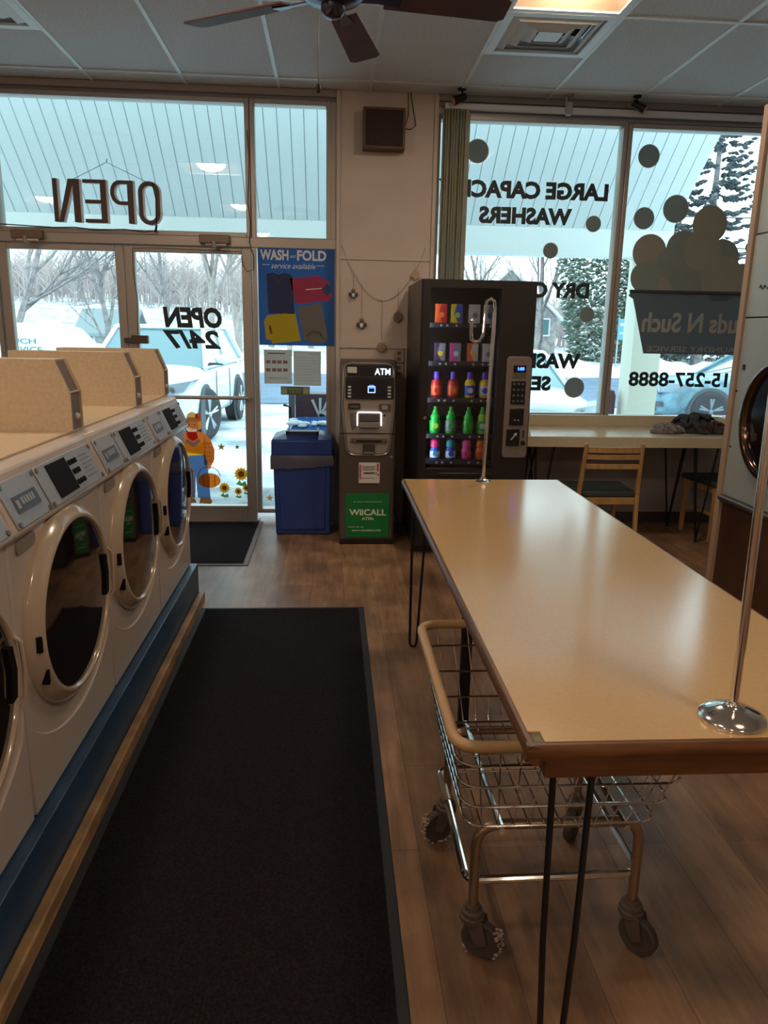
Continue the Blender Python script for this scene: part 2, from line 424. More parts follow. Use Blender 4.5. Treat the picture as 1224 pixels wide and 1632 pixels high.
def panel_plate(g, y0, y1, t0, t1, o0, o1):
    b = [panel_pt(y0, t0, o0), panel_pt(y1, t0, o0), panel_pt(y1, t1, o0), panel_pt(y0, t1, o0)]
    t_ = [panel_pt(y0, t0, o1), panel_pt(y1, t0, o1), panel_pt(y1, t1, o1), panel_pt(y0, t1, o1)]
    return g.hexa(b, t_)
def make_washer(label, group):
    t = thing('front_load_washer', label, 'washing machine', (0, 0, 0), group=group)
    K = dict(world=False)
    # body: side outline in XZ, front slightly bowed
    prof = [(-.74, 0), (-.012, 0), (0, .012), (0, .20), (.0, .770), (-.74, .770)]
    obj('cabinet', G().prism(prof, 'y', .004, PITCHW-.004), M_enamel, t, bev=.008, **K)
    head = [(-.74, .772), (.004, .772), (.022, .780), (.027, .791), (-.030, .918), (-.034, .932), (-.05, .941), (-.075, .9445), (-.74, .9445)]
    obj('control_housing', G().prism(head, 'y', .003, PITCHW-.003), M_enamel, t, bev=.006, **K)
    # kick panel with its curved top seam
    pts = []
    for k in range(25):
        a = math.radians(205 + 130*k/24); pts.append((CY + .46*math.cos(a), CZ + .36*math.sin(a)))
    poly = [p for p in pts if .01 < p[0] < PITCHW-.01]
    poly = [(.008, .33)] + poly + [(PITCHW-.008, .33), (PITCHW-.008, .006), (.008, .006)]
    obj('kick_panel', G().prism(poly, 'x', -.004, .007), M_enamel, t, bev=.003, **K)
    # door
    ring = [(.294, 0), (.294, .010), (.289, .018), (.265, .040), (.259, .043), (.253, .042), (.249, .037), (.248, .02)]
    r = obj('door_ring', G().lathe(ring, (0, CY, CZ), 'x', 64, sx=1.14), M_ring, t, smooth=40, **K)
    obj('door_glass', G().lathe([(.251, .032), (.20, .037), (.12, .042), (.0001, .045)], (0, CY, CZ), 'x', 56, sx=1.14), M_wglass, t, smooth=60, **K)
    obj('handle_recess', G().prism([(CY+.238, CZ-.070), (CY+.266, CZ-.066), (CY+.279, CZ), (CY+.266, CZ+.066), (CY+.238, CZ+.070), (CY+.250, CZ)], 'x', .030, .0435), M_pdark, t, **K)
    obj('door_handle', G().tube([(.040, CY+.278, CZ+.085), (.054, CY+.283, CZ+.07), (.054, CY+.293, CZ), (.054, CY+.283, CZ-.07), (.040, CY+.274, CZ-.090)], .006, 8), M_ring, t, **K)
    for dz in (-.01, -.115):
        y = CY - 1.14*math.sqrt(.276**2 - dz*dz)
        obj('hinge_slot', G().box(.016, .040, y-.005, y+.006, CZ+dz-.022, CZ+dz+.022), M_pdark, t, bev=.002, **K)
    # small recess below the card plate
    obj('handle_slot', G().prism(rrect(.05, .17, .725, .762, .015), 'x', -.002, .006), mat('slot_shade', (.30, .25, .22), .5), t, **K)
    # control panel
    obj('card_plate', panel_plate(G(), .025, .245, .05, .95, .001, .007), M_panel, t, bev=.002, **K)
    obj('card_reader', panel_plate(G(), .060, .205, .30, .62, .007, .010), M_label, t, **K)
    lt = panel_plate(G(), .068, .085, .38, .54, .010, .0112)
    for k in range(5): panel_plate(lt, .100+k*.017, .111+k*.017, .42, .56, .010, .0112)
    obj('card_lettering', lt, M_panel, t, **K)
    obj('fascia', panel_plate(G(), .262, .73, .05, .95, .001, .006), M_panel, t, bev=.002, **K)
    obj('display', panel_plate(G(), .335, .490, .14, .88, .006, .009), M_pdark, t, **K)
    for row, tt in enumerate((.72, .50, .26)):
        for k in range(3):
            if row == 1:
                if k == 0: obj('button', panel_plate(G(), .505, .565, .44, .56, .006, .010), M_pdark, t, bev=.002, **K)
                continue
            c = panel_pt(.508 + k*.026, tt, .006); q = panel_pt(.508 + k*.026, tt, .011)
            obj('button', G().tube([c, q], .0085, 10), M_pdark, t, **K)
    lg = G()
    for k in range(6): panel_plate(lg, .60, .70 - (k % 3)*.012, .24+k*.10, .27+k*.10, .006, .0068)
    obj('printed_notes', lg, mat('print_grey', (.20, .22, .25), .5), t, **K)
    for y, tt in ((.035, .12), (.035, .86), (.235, .12), (.235, .86), (.27, .12), (.27, .86), (.722, .12), (.722, .86)):
        obj('screw', G().tube([panel_pt(y, tt, .006), panel_pt(y, tt, .010)], .0075, 10), M_screw, t, **K)
    return t
wl = ['cream front-load washer at the near end, cut off by the left photo edge',
      'nearest fully visible cream front-load washer, second from the near end of the row',
      'middle cream front-load washer, third from the near end of the row', 'cream front-load washer at the far end of the row, nearest the glass doors']
proto = make_washer(wl[0], 'front-load washers in a row')
for k in range(4):
    t = proto if k == 0 else copy_tree(proto)
    t.location = (XF, 1.06 + k*PITCHW, ZB); t['label'] = wl[k]
# counter over the tops and the boxed dividers
YE = 1.06 + 4*PITCHW
tag(obj('washer_worktop', G().box(-1.62, XF-.075, .9, YE-.005, 1.1495, 1.157), M_beige, bev=.002), 'beige laminate top running over all the washers', 'worktop')
dl = ['beige laminate boxed divider on the washer tops, nearest to the camera', 'beige laminate boxed divider on the washer tops, middle of three', 'beige laminate boxed divider on the washer tops, farthest, by the doors']
for (y0, y1), l in zip(((2.565, 2.68), (3.40, 3.515), (3.985, 4.09)), dl):
    t = thing('washer_divider', l, 'divider', (-1.12, y0, 1.157), group='boxed dividers on the washers')
    poly = [(-1.40, 1.157), (-.868, 1.157), (-.868, 1.285), (-.912, 1.392), (-1.40, 1.392)]
    th = .008
    obj('side_panel', G().prism(poly, 'y', y0, y0+th), M_beige, t)
    obj('side_panel', G().prism(poly, 'y', y1-th, y1), M_beige, t)
    obj('top_panel', G().box(-1.40, -.916, y0+th, y1-th, 1.384, 1.391), M_beige, t)
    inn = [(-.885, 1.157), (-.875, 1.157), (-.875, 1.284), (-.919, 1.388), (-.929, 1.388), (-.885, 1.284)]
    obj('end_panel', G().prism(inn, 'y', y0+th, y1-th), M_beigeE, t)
    obj('end_ledge', G().prism([(-.885, 1.281), (-.868, 1.281), (-.868, 1.286), (-.885, 1.286)], 'y', y0+th, y1-th), M_beige, t)
    obj('screw_cap', G().ball((-.874, y0+.07, 1.20), .012, 8), M_white, t)
# plinth
t = thing('washer_plinth', 'long blue painted plinth carrying the row of washers, with pale wood strip', 'plinth', (-1.2, 2.5, 0))
M_blue = mat('plinth_blue', (.025, .075, .155), .38, var=.25, vscale=5)
obj('plinth_box', G().box(-1.62, -.757, .6, YE+.01, 0, .204), M_blue, t, bev=.004)
obj('wood_strip', G().box(-.7565, -.722, .6, YE+.0, 0, .042), mat('strip_wood', (.40, .24, .11), .5, var=.3, vscale=9), t, bev=.006)

# ================================================================== MATS
M_mat = mat('mat_carpet', (.022, .019, .022), .95, var=.35, vscale=120, bump=1, bscale=300, spec=.1)
M_matb = mat('mat_edge', (.02, .02, .022), .6)
def floor_mat_thing(label, x0, x1, y0, y1, b, mb=M_matb):
    t = thing('floor_mat', label, 'mat', ((x0+x1)/2, (y0+y1)/2, 0))
    obj('rubber_border', G().box(x0, x1, y0, y1, .0005, .006), mb, t, bev=.002)
    g = G(); n = int((x1-x0-2*b)/.012)
    g.box(x0+b, x1-b, y0+b, y1-b, .006, .0095)
    for k in range(n): g.box(x0+b+k*.012, x0+b+k*.012+.007, y0+b, y1-b, .0095, .0112)
    obj('carpet_pile', g, M_mat, t, smooth=0)
floor_mat_thing('long black ribbed runner mat along the washers', -.715, .178, -1.5, 3.925, .03)
floor_mat_thing('small black entrance mat with grey edge in front of the glass doors', -2.1, -.545, 4.70, 5.85, .035, mat('mat_edge_grey', (.16, .15, .15), .6))

# ================================================================== FOLDING TABLE
TZ = .81; TX0, TX1, TY0, TY1 = .35, 1.10, 1.15, 3.53
M_lam = mat('table_laminate', (.58, .385, .175), .17, var=.06, vscale=90, col2=(.555, .365, .162), coat=.0, spec=1.0)
M_wood = mat('moulding_wood', (.11, .045, .016), .4, var=.3, vscale=6, stretch=(8, 1, 8))
M_woodx = mat('moulding_wood_end', (.14, .055, .018), .42, var=.3, vscale=6, stretch=(1, 8, 8))
t = thing('folding_table', 'long tan laminate folding table with brown wood edging on black hairpin legs', 'table', (.72, 2.3, 0))
top = [(TX0+.035, TY0), (TX1, TY0), (TX1, TY1), (TX0, TY1), (TX0, TY0+.055), (TX0+.03, TY0+.022)]
obj('tabletop', G().prism([(TX0, TY0+.035), (TX0+.022, TY0+.035), (TX0+.022, TY0), (TX1, TY0), (TX1, TY1), (TX0, TY1)], 'z', TZ-.022, TZ), M_lam, t)
obj('chipped_corner', G().prism([(TX0, TY0), (TX0+.022, TY0), (TX0+.022, TY0+.035), (TX0, TY0+.035)], 'z', TZ-.022, TZ-.004), mat('chip_green', (.19, .19, .10), .7, var=.3, vscale=80), t, label='chipped corner showing greenish board under the laminate')
def edge_prof(sign, base):   # moulding outline (outward distance, z)
    return [(base, TZ-.001), (base+sign*.008, TZ-.002), (base+sign*.013, TZ-.010), (base+sign*.013, TZ-.022), (base+sign*.006, TZ-.036), (base-sign*.012, TZ-.040), (base-sign*.012, TZ-.006)]
obj('edge_moulding', G().prism([(p[0], p[1]) for p in edge_prof(-1, TX0)], 'y', TY0-.012, TY1+.012), M_wood, t, label='brown wood moulding along the aisle side')
obj('edge_moulding', G().prism([(p[0], p[1]) for p in edge_prof(1, TX1)], 'y', TY0-.012, TY1+.012), M_wood, t)
obj('edge_moulding', G().prism([(p[0], p[1]) for p in edge_prof(-1, TY0)], 'x', TX0-.012, TX1+.012), M_woodx, t)
obj('edge_moulding', G().prism([(p[0], p[1]) for p in edge_prof(1, TY1)], 'x', TX0-.012, TX1+.012), M_woodx, t)
ap = G(); za, zb_ = TZ-.075, TZ-.035
for a, b, c, d in cut([(TX0+.028, TX1-.028, TY0+.005, TY1-.028)], (TX0+.045, TX1-.045, TY0+.022, TY1-.045)): ap.box(a, b, c, d, za, zb_)
obj('apron', ap, M_woodx, t)
obj('underside', G().box(TX0+.01, TX1-.01, TY0+.01, TY1-.01, TZ-.036, TZ-.022), mat('underside_board', (.22, .14, .08), .7), t)
def hairpin(x0, x1, y, fx, fy, r=.0065, bow=.0):
    fx0, fx1 = fx-.017, fx+.017; z1 = TZ-.07
    pts = [(x0, y, z1), ((x0+fx0)/2-bow, (y+fy)/2, z1/2), (fx0, fy, .03), (fx0+.006, fy, .009), (fx, fy, .0065), (fx1-.006, fy, .009), (fx1, fy, .03), ((x1+fx1)/2+bow, (y+fy)/2, z1/2), (x1, y, z1)]
    return G().tube(pts, r, 8).box(min(x0, x1)-.02, max(x0, x1)+.02, y-.03, y+.03, z1-.004, z1+.006)
obj('leg', hairpin(.408, .482, 1.20, .432, 1.16, bow=.004), M_black, t, label='near hairpin leg')
obj('leg', hairpin(.385, .455, 3.44, .398, 3.38), M_black, t)
obj('leg', hairpin(.99, 1.06, 1.20, 1.06, 1.17), M_black, t)
obj('leg', hairpin(.99, 1.06, 3.44, 1.07, 3.38), M_black, t)
for x in (.50, .96): obj('middle_leg', G().box(x-.02, x+.02, 2.545, 2.565, 0, TZ-.04), M_black, t, label='flat black middle leg')
# chrome hanging rods
def rod(label, x, y, topx, flange, hd):
    t = thing('hanging_rod', label, 'rod', (x, y, TZ), group='chrome rods on the folding table')
    if flange == 'hex': obj('base_flange', G().lathe([(.040, 0), (.040, .004), (.026, .008), (.016, .014), (.013, .024)], (x, y, TZ), n=6), M_chrome, t, smooth=20)
    else: obj('base_flange', G().lathe([(.060, 0), (.0615, .004), (.058, .010), (.045, .018), (.024, .026), (.013, .029), (.011, .036)], (x, y, TZ), n=40), M_chrome, t, smooth=60)
    zt = 1.615; r = .0085
    pts = [(x, y, TZ+.01), (topx, y, zt-.02)]
    obj('pole', G().tube(pts, r, 12), M_chrome, t)
    hk = [(topx, y, zt-.02), (topx+.001, y, zt), (topx-.004, y-.004, zt+.028), (topx-.022, y-.01, zt+.040), (topx-.042, y-.02, zt+.028), (topx-.050, y-.03, zt), (topx-.054, y-.04, zt-.06),
          (topx-.058, y-.05, zt-.11), (topx-.064, y-.055, zt-.135), (topx-.078, y-.06, zt-.15), (topx-.098, y-.065, zt-.152), (topx-.112, y-.07, zt-.142), (topx-.118, y-.075, zt-.12), (topx-.118, y-.08, zt-.06)]
    hk = [(topx+(p[0]-topx)*hd, p[1], p[2]) for p in hk]
    obj('hook', G().tube(hk, .0075, 10).ball(hk[-1], .009, 8), M_chrome, t)
rod('chrome hooked rod standing on the far end of the folding table', .723, 3.47, .737, 'hex', 1)
rod('chrome rod with round domed base on the near end of the folding table', .745, 1.215, .735, 'round', -1)

# ================================================================== LAUNDRY CART
M_rim = mat('rim_tan', (.42, .27, .13), .4)
M_cartp = mat('cart_tube_dull', (.36, .26, .18), .3, .8)
M_caster = mat('caster_grey', (.09, .065, .05), .6)
M_wheel = mat('wheel_rubber', (.06, .045, .035), .7)
t = thing('laundry_cart', 'chrome wire laundry cart with tan rim pushed under the folding table', 'cart', (.55, 1.72, 0))
top = dict(x0=.262, x1=.83, y0=1.39, y1=2.07, z=.655); bot = dict(x0=.315, x1=.775, y0=1.51, y1=1.99, z=.375)
def lv(s):   # ring at height fraction s (0 bottom .. 1 top)
    return [bot[k] + (top[k]-bot[k])*s for k in ('x0', 'x1', 'y0', 'y1', 'z')]
def ringpts(s, r=.05):
    a, b, c, d, z = lv(s); return rounded([(a, c, z), (b, c, z), (b, d, z), (a, d, z)], r, 5, True)
g = G()
for s in (0, .26, .52, .78): g.tube(ringpts(s), .0032, 6, closed=True)
nx, ny = 12, 13
for k in range(1, nx):
    u = k/nx
    for e in (2, 3):
        p0 = lv(0); p1 = lv(1)
        g.tube([(p0[0]+(p0[1]-p0[0])*u, p0[e], p0[4]), (p1[0]+(p1[1]-p1[0])*u, p1[e], p1[4])], .0017, 5)
    g.tube([(p0[0]+(p0[1]-p0[0])*u, p0[2]-.006, p0[4]-.002), (p0[0]+(p0[1]-p0[0])*u, p0[3], p0[4]-.002)], .0019, 5)
for k in range(1, ny):
    u = k/ny
    for e in (0, 1):
        g.tube([(p0[e], p0[2]+(p0[3]-p0[2])*u, p0[4]), (p1[e], p1[2]+(p1[3]-p1[2])*u, p1[4])], .0017, 5)
    if k % 2 == 0: g.tube([(p0[0], p0[2]+(p0[3]-p0[2])*u, p0[4]+.002), (p0[1], p0[2]+(p0[3]-p0[2])*u, p0[4]+.002)], .0024, 5)
obj('wire_basket', g, M_chrome, t)
obj('rim', G().tube(ringpts(1, .06), .0135, 12, closed=True), M_rim, t, label='tan plastic covered rim')
for y in (1.535, 1.965):
    pts = rounded([(.347, y, .11), (.347, y, .362), (.748, y, .362), (.748, y, .11)], .06, 6)
    obj('end_frame', G().tube(pts, .0125, 12), M_cartp, t, label='dull tan tube arch carrying the casters')
low = rounded([(.331, 1.545, .200), (.762, 1.545, .205), (.762, 2.02, .205), (.331, 2.02, .200)], .03, 4, True)
obj('lower_frame', G().tube(low, .010, 10, closed=True), M_chrome, t)
for x in (.40, .70): obj('basket_rail', G().tube([(x, 1.50, .368), (x, 2.0, .368)], .008, 8), M_chrome, t)
obj('grip_sleeve', G().tube([(.331, 1.86, .200), (.331, 1.99, .200)], .0125, 10), M_cartp, t, label='dull sleeve on the chrome side tube')
for (x, y, a) in ((.347, 1.535, .5), (.748, 1.535, .9), (.748, 1.965, 2.2), (.347, 1.965, 2.8)):
    dx, dy = math.cos(a), math.sin(a); wx, wy = x + .030*dx, y - .030*abs(dy)
    L = Vector((dx, -abs(dy), 0)); N = Vector((-L.y, L.x, 0))
    body = G().lathe([(.018, .140), (.020, .128), (.027, .126), (.028, .118), (.024, .116), (.031, .112), (.031, .100), (.026, .095)], (x, y, 0), n=20)
    for s in (-1, 1):
        P = [Vector((x, y, 0)) + N*s*.018 + L*u + Vector((0, 0, z)) for u, z in ((-.012, .11), (.032, .11), (.045, .052), (.022, .038), (.006, .06))]
        q = [p + N*s*.003 for p in P]; n = 5
        body.add(P+q, [tuple(range(n)), tuple(range(n, 2*n))] + [(i, (i+1) % n, (i+1) % n+n, i+n) for i in range(n)])
    cs = obj('caster', body, M_caster, t, bev=.001)
    wg = G().lathe([(.030, -.012), (.046, -.013), (.050, -.008), (.050, .008), (.046, .013), (.030, .012), (.012, .016), (.0001, .016)], (0, 0, 0), 'y', 24)
    wg.lathe([(.0001, -.016), (.012, -.016), (.030, -.012)], (0, 0, 0), 'y', 24)
    R_ = Matrix.Rotation(math.atan2(L.y, L.x), 4, 'Z')
    wg.xf(Matrix.Translation((x + L.x*.026, y + L.y*.026, .0505)) @ R_)
    me = obj('wheel', wg, M_wheel, cs)
    if a in (.5, 2.8):
        random.seed(3); lg = G()
        for k in range(90):
            b = random.uniform(-2.6, .9); rr = random.uniform(.047, .053)
            p = Vector((x, y, .051)) + L*(.026 + rr*math.cos(b)) + Vector((0, 0, max(rr*math.sin(b), -.046)))
            lg.ball(p + N*random.uniform(-.016, .016), random.uniform(.002, .005), 5, (1.3, 1, .8))
        obj('lint', lg, mat('lint_grey', (.36, .28, .24), .9), cs, label='pale lint caught around the wheel')

# ================================================================== TRASH BIN
M_bin = mat('bin_blue', (.02, .055, .26), .42, var=.06, vscale=4)
t = thing('trash_bin', 'square dark blue trash bin with grey liner showing, beside the cash machine', 'trash bin', (-.22, 5.66, 0))
x0, x1, y0, y1 = -.438, .002, 5.44, 5.85
obj('body', G().hexa([(x0+.02, y0+.02, 0), (x1-.01, y0+.02, 0), (x1-.01, y1-.02, 0), (x0+.02, y1-.02, 0)], [(x0+.006, y0+.006, .60), (x1-.006, y0+.006, .60), (x1-.006, y1-.006, .60), (x0+.006, y1-.006, .60)]), M_bin, t, bev=.015)
obj('front_rib', G().prism([(x0+.055, .045), (x1-.055, .045), (x1-.045, .55), (x0+.045, .55)], 'y', y0+.004, y0+.03), M_bin, t, bev=.006)
obj('lid', G().box(x0-.004, x1+.004, y0-.006, y1+.006, .605, .72).hexa([(x0-.004, y0-.006, .72), (x1+.004, y0-.006, .72), (x1+.004, y1+.006, .72), (x0-.004, y1+.006, .72)], [(x0+.09, y0+.08, .755), (x1-.09, y0+.08, .755), (x1-.09, y1-.08, .755), (x0+.09, y1-.08, .755)]), M_bin, t, bev=.01)
obj('lid_opening', G().box(x0+.10, x1-.10, y0+.07, y0+.09, .72, .775).box(x0+.10, x0+.115, y0+.07, y1-.1, .72, .775).box(x1-.115, x1-.10, y0+.07, y1-.1, .72, .775).box(x0+.115, x1-.115, y0+.09, y1-.1, .755, .758), mat('bin_blue_dark', (.02, .025, .05), .5), t, bev=.003)
g = G(); n = 40
vs = []; pr = [(x0-.004, y0-.006), (x1+.004, y0-.006), (x1+.004, y1+.006), (x0-.004, y1+.006)]
per = []
for k in range(4):
    a, b = pr[k], pr[(k+1) % 4]
    for j in range(n//4): u = j/(n//4); per.append((a[0]+(b[0]-a[0])*u, a[1]+(b[1]-a[1])*u))
random.seed(5)
for lev, (z, o) in enumerate(((.61, 0), (.59, .004), (.565, .006), (.535, .003))):
    for k, (x, y) in enumerate(per):
        dz = (-.035*max(0, 1-(x-x0)/.5) if lev > 1 else 0) + random.uniform(-.006, .006)*(lev > 0)
        oo = o + random.uniform(0, .006); cx, cy = x-(x0+x1)/2, y-(y0+y1)/2; l = math.hypot(cx, cy)
        vs.append((x+cx/l*oo, y+cy/l*oo, z+dz))
m = len(per); g.add(vs, [(i*m+k, i*m+(k+1) % m, (i+1)*m+(k+1) % m, (i+1)*m+k) for i in range(3) for k in range(m)])
obj('bin_liner', g, mat('liner_grey', (.10, .105, .16), .25), t, label='greyish plastic liner folded over the edge')

# ================================================================== CASH MACHINE
M_atm = mat('atm_graphite', (.125, .11, .10), .42, .25); M_atms = mat('atm_silver', (.30, .27, .245), .35, .2); M_atmk = mat('atm_black', (.012, .012, .014), .25)
t = thing('cash_machine', 'narrow grey standing cash machine with lit sign and green advert panel', 'cash machine', (.25, 5.5, 0))
AX0, AX1, AY = .052, .450, 5.20
side = [(AY+.01, .0), (AY+.01, .46), (AY, .48), (AY-.0, .86), (AY+.02, 1.22), (AY+.05, 1.285), (AY+.12, 1.31), (5.72, 1.30), (5.78, 1.25), (5.78, 0)]
obj('cabinet', G().prism(side, 'x', AX0, AX1), M_atm, t, bev=.018, seg=3)
obj('base_plate', G().box(AX0+.006, AX1-.006, AY+.002, 5.77, 0, .04), M_atmk, t)
def fy(z): return AY + (0 if z < .86 else (z-.86)/.36*.02 if z < 1.22 else .02+(z-1.22)*.45)   # front surface
def fplate(x0, x1, z0, z1, o0, o1, r=.004, g=None):
    g = g or G(); P = rrect(x0, x1, z0, z1, r, 3); n = len(P)
    return g.add([(x, fy(z)-o0, z) for x, z in P] + [(x, fy(z)-o1, z) for x, z in P], [tuple(range(n)), tuple(range(n, 2*n))] + [(i, (i+1) % n, (i+1) % n+n, i+n) for i in range(n)])
out = rounded([(.082, 0, 1.285), (.070, 0, 1.0), (.105, 0, .655), (.40, 0, .655), (.435, 0, 1.0), (.424, 0, 1.285)], .06, 6, True)
n = len(out)
inn = [(.2525+(p.x-.2525)*.955, 0, .97+(p.z-.97)*.972) for p in out]
obj('fascia', G().add([(x, fy(z)-.002, z) for x, _, z in inn] + [(x, fy(z)-.010, z) for x, _, z in inn], [tuple(range(n)), tuple(range(n, 2*n))] + [(i, (i+1) % n, (i+1) % n+n, i+n) for i in range(n)]), M_atms, t, bev=.003)
obj('fascia_rim', G().tube([(p.x, fy(p.z)-.006, p.z) for p in out], .0065, 8, closed=True), mat('atm_rim', (.42, .38, .34), .3, .7), t, label='lighter raised rim')
obj('header_panel', fplate(.098, .412, 1.205, 1.275, .010, .014, .012), M_atmk, t)
lz = text_g('ATM', .292, .400, 1.212, 1.256, fy(1.212)-.020, .003, bold=.015); obj('lit_lettering', lz, emis('atm_letters', (.75, .85, 1), .8), t, label='white lit ATM lettering')
obj('notice_sticker', fplate(.105, .170, 1.222, 1.262, .014, .0155), mat('sticker_pale', (.42, .44, .38), .6), t, label='pale green notice sticker')
obj('screen_bezel', fplate(.092, .425, 1.045, 1.195, .010, .015, .008), M_atmk, t)
obj('screen', fplate(.155, .365, 1.065, 1.175, .015, .017), mat('atm_screen', (.008, .008, .014), .15), t)
ic = G(); r = .026; cx, cz = .272, 1.108
for a, b, c, d in cut([(cx-r, cx+r, cz-.020, cz+.026)], (cx-r+.006, cx+r-.006, cz-.014, cz+.020)): fplate(a, b, c, d, .017, .0185, .001, ic)
obj('screen_icon', ic, emis('icon_blue', (.18, .28, 1), 1.6), t, label='glowing blue square symbol')
obj('screen_icon', fplate(cx-.017, cx+.017, cz+.010, cz+.034, .0165, .0178), emis('icon_blue2', (.03, .10, .9), 1.6), t)
for xx in (.120, .395):
    for k in range(4): obj('side_key', fplate(xx-.011, xx+.011, 1.128-.022*k-.006, 1.128-.022*k+.006, .015, .019, .002), mat('key_white', (.6, .62, .65), .4), t)
obj('receipt_slot', fplate(.112, .195, .975, 1.015, .010, .014), M_atmk, t)
obj('receipt_slot_lip', fplate(.120, .187, .985, 1.003, .014, .017), mat('slot_brown', (.12, .08, .07), .4), t)
obj('card_reader', fplate(.325, .408, .965, 1.015, .010, .018), mat('reader_grey', (.10, .09, .09), .35), t)
obj('card_reader_slot', fplate(.345, .385, .975, 1.005, .018, .022), mat('reader_light', (.34, .33, .32), .35), t)
kr = rounded([(.176, 0, .862), (.176, 0, .955), (.342, 0, .955), (.342, 0, .862)], .015, 4)
obj('keypad_light', G().tube([(p.x, fy(p.z)-.012, p.z) for p in kr], .0042, 8), emis('keypad_glow', (1, .90, .88), 1.0), t, label='glowing white frame around the keypad')
obj('keypad_shield', G().hexa([(.188, fy(.89)-.004, .89), (.330, fy(.89)-.004, .89), (.330, fy(.945)-.004, .945), (.188, fy(.945)-.004, .945)], [(.188, fy(.89)-.03, .895), (.330, fy(.89)-.03, .895), (.330, fy(.945)-.012, .945), (.188, fy(.945)-.012, .945)]), mat('shield_dark', (.06, .05, .05), .35), t, bev=.003)
g = G()
for r in range(3):
    for c in range(4): g.box(.20+c*.033, .225+c*.033, AY-.038, AY-.02, .862+r*.009, .868+r*.009)
obj('keypad', G().box(.188, .330, AY-.034, AY-.005, .850, .888), mat('keypad_grey', (.26, .24, .22), .35), t, bev=.003)
obj('speaker_hole', G().tube([(.363, fy(.935)-.010, .935), (.363, fy(.935)-.013, .935)], .007, 10), M_atmk, t)
obj('seam', G().box(AX0+.004, AX1-.004, AY-.0115, AY-.009, .806, .811), M_atmk, t)
obj('dispenser_ledge', fplate(.13, .385, .745, .775, .008, .024, .006), M_atm, t, bev=.002)
obj('cash_slot', fplate(.17, .345, .752, .762, .024, .027, .002), M_atmk, t)
obj('cash_tray', fplate(.215, .300, .665, .735, .010, .020, .006), mat('tray_dark', (.05, .045, .04), .4), t)
obj('tray_lip', fplate(.222, .292, .668, .678, .020, .026, .002), M_atms, t)
obj('lock', G().tube([(.418, AY+.002, .643), (.418, AY-.006, .643)], .011, 14), M_chrome, t)
st = obj('instruction_sticker', fplate(.190, .338, .453, .601, .0, .0025, .003), mat('sticker_white', (.70, .66, .64), .6), t, label='white instruction sheet with red border marks')
obj('sticker_print', G().box(.196, .205, AY-.0035, AY-.0026, .48, .585).box(.318, .330, AY-.0035, AY-.0026, .54, .595), mat('print_red', (.45, .04, .05), .6), st)
pg = G()
for k in range(4): pg.box(.215, .31-.01*(k % 2), AY-.0035, AY-.0026, .572-.009*k, .575-.009*k)
pg.box(.225, .30, AY-.0035, AY-.0026, .520, .530); pg.box(.308, .316, AY-.0035, AY-.0026, .518, .530); pg.box(.21, .30, AY-.0035, AY-.0026, .487, .490); pg.box(.322, .331, AY-.0035, AY-.0026, .505, .518)
obj('sticker_print', pg, mat('print_black', (.03, .03, .03), .6), st)
s = obj('advert_panel', G().box(.100, .412, AY+.002, AY+.0095, .055, .375), mat('advert_green', (.004, .20, .045), .4), t, bev=.001, label='green advert panel with white lettering')
M_adw = mat('advert_white', (.70, .80, .66), .5)
for txt, a, b, c, d, bo, sl in (('at your convenience', .152, .355, .310, .322, .0, .25), ('WilCALL', .124, .390, .215, .262, .03, 0), ('ATMs', .215, .300, .182, .203, .03, 0), ('visit us at', .118, .230, .126, .136, 0, .2), ('www.wilcallatm.info', .142, .355, .098, .114, .012, 0)):
    obj('lettering', text_g(txt, a, b, c, d, AY+.0015, .001, bold=bo, slant=sl), M_adw, s)
obj('power_cord', G().tube([(.46, 5.6, .7), (.475, 5.5, .5), (.47, 5.45, .2), (.50, 5.4, .05), (.56, 5.42, .008)], .004, 6), M_black, t)

# ================================================================== VENDING MACHINE
VX0, VX1, VY0, VY1, VZ = .572, 1.325, 4.96, 5.84, 1.835
M_vm = mat('vending_black', (.022, .018, .018), .35, .1); M_vmi = mat('vending_interior', (.012, .016, .03), .5)
t = thing('vending_machine', 'tall black vending machine with glass front selling detergent, between column and window', 'vending machine', ((VX0+VX1)/2, 5.4, 0))
cav = (.632, 1.095, .60, 1.785)
g = G(); e = .001
g.box(VX0, VX1, VY0+.06, VY1, 0, .55).box(VX0, VX1, VY0+.06, VY1, 1.80, VZ)
g.box(VX0, cav[0]-.015, VY0+.06, VY1, .55, 1.80).box(cav[1]+.02, VX1, VY0+.06, VY1, .55, 1.80).box(cav[0]-.015, cav[1]+.02, VY0+.55, VY1, .55, 1.80)
obj('cabinet', g, M_vm, t)
g = G()
for a, b, c, d in cut([(VX0, VX1, .06, VZ)], cav): g.box(a, b, VY0, VY0+.058, c, d)
dr = obj('door', g, M_vm, t)
obj('door_edge_strip', G().box(VX0+.003, VX0+.012, VY0-.004, VY0, .08, 1.82), M_black, dr)
obj('door_window', G().box(cav[0]-.001, cav[1]+.001, VY0+.006, VY0+.011, cav[2]-.001, cav[3]+.001), glass_mat('display_glass', (.95, .96, .98), .8), t)
obj('door_lock', G().tube([(.618, VY0+.002, .947), (.618, VY0-.010, .947)], .012, 14), M_chrome, dr)
obj('delivery_hatch', G().prism(rrect(.70, 1.10, .36, .575, .03, 5), 'y', VY0-.008, VY0), mat('hatch_black', (.014, .012, .012), .3), dr, bev=.003)
shz = (1.565, 1.315, 1.072, .827, .647)
M_shelf = mat('shelf_grey', (.03, .035, .05), .4)
M_strip = mat('price_strip', (.02, .022, .03), .5); M_price = mat('price_tag', (.5, .52, .55), .5)
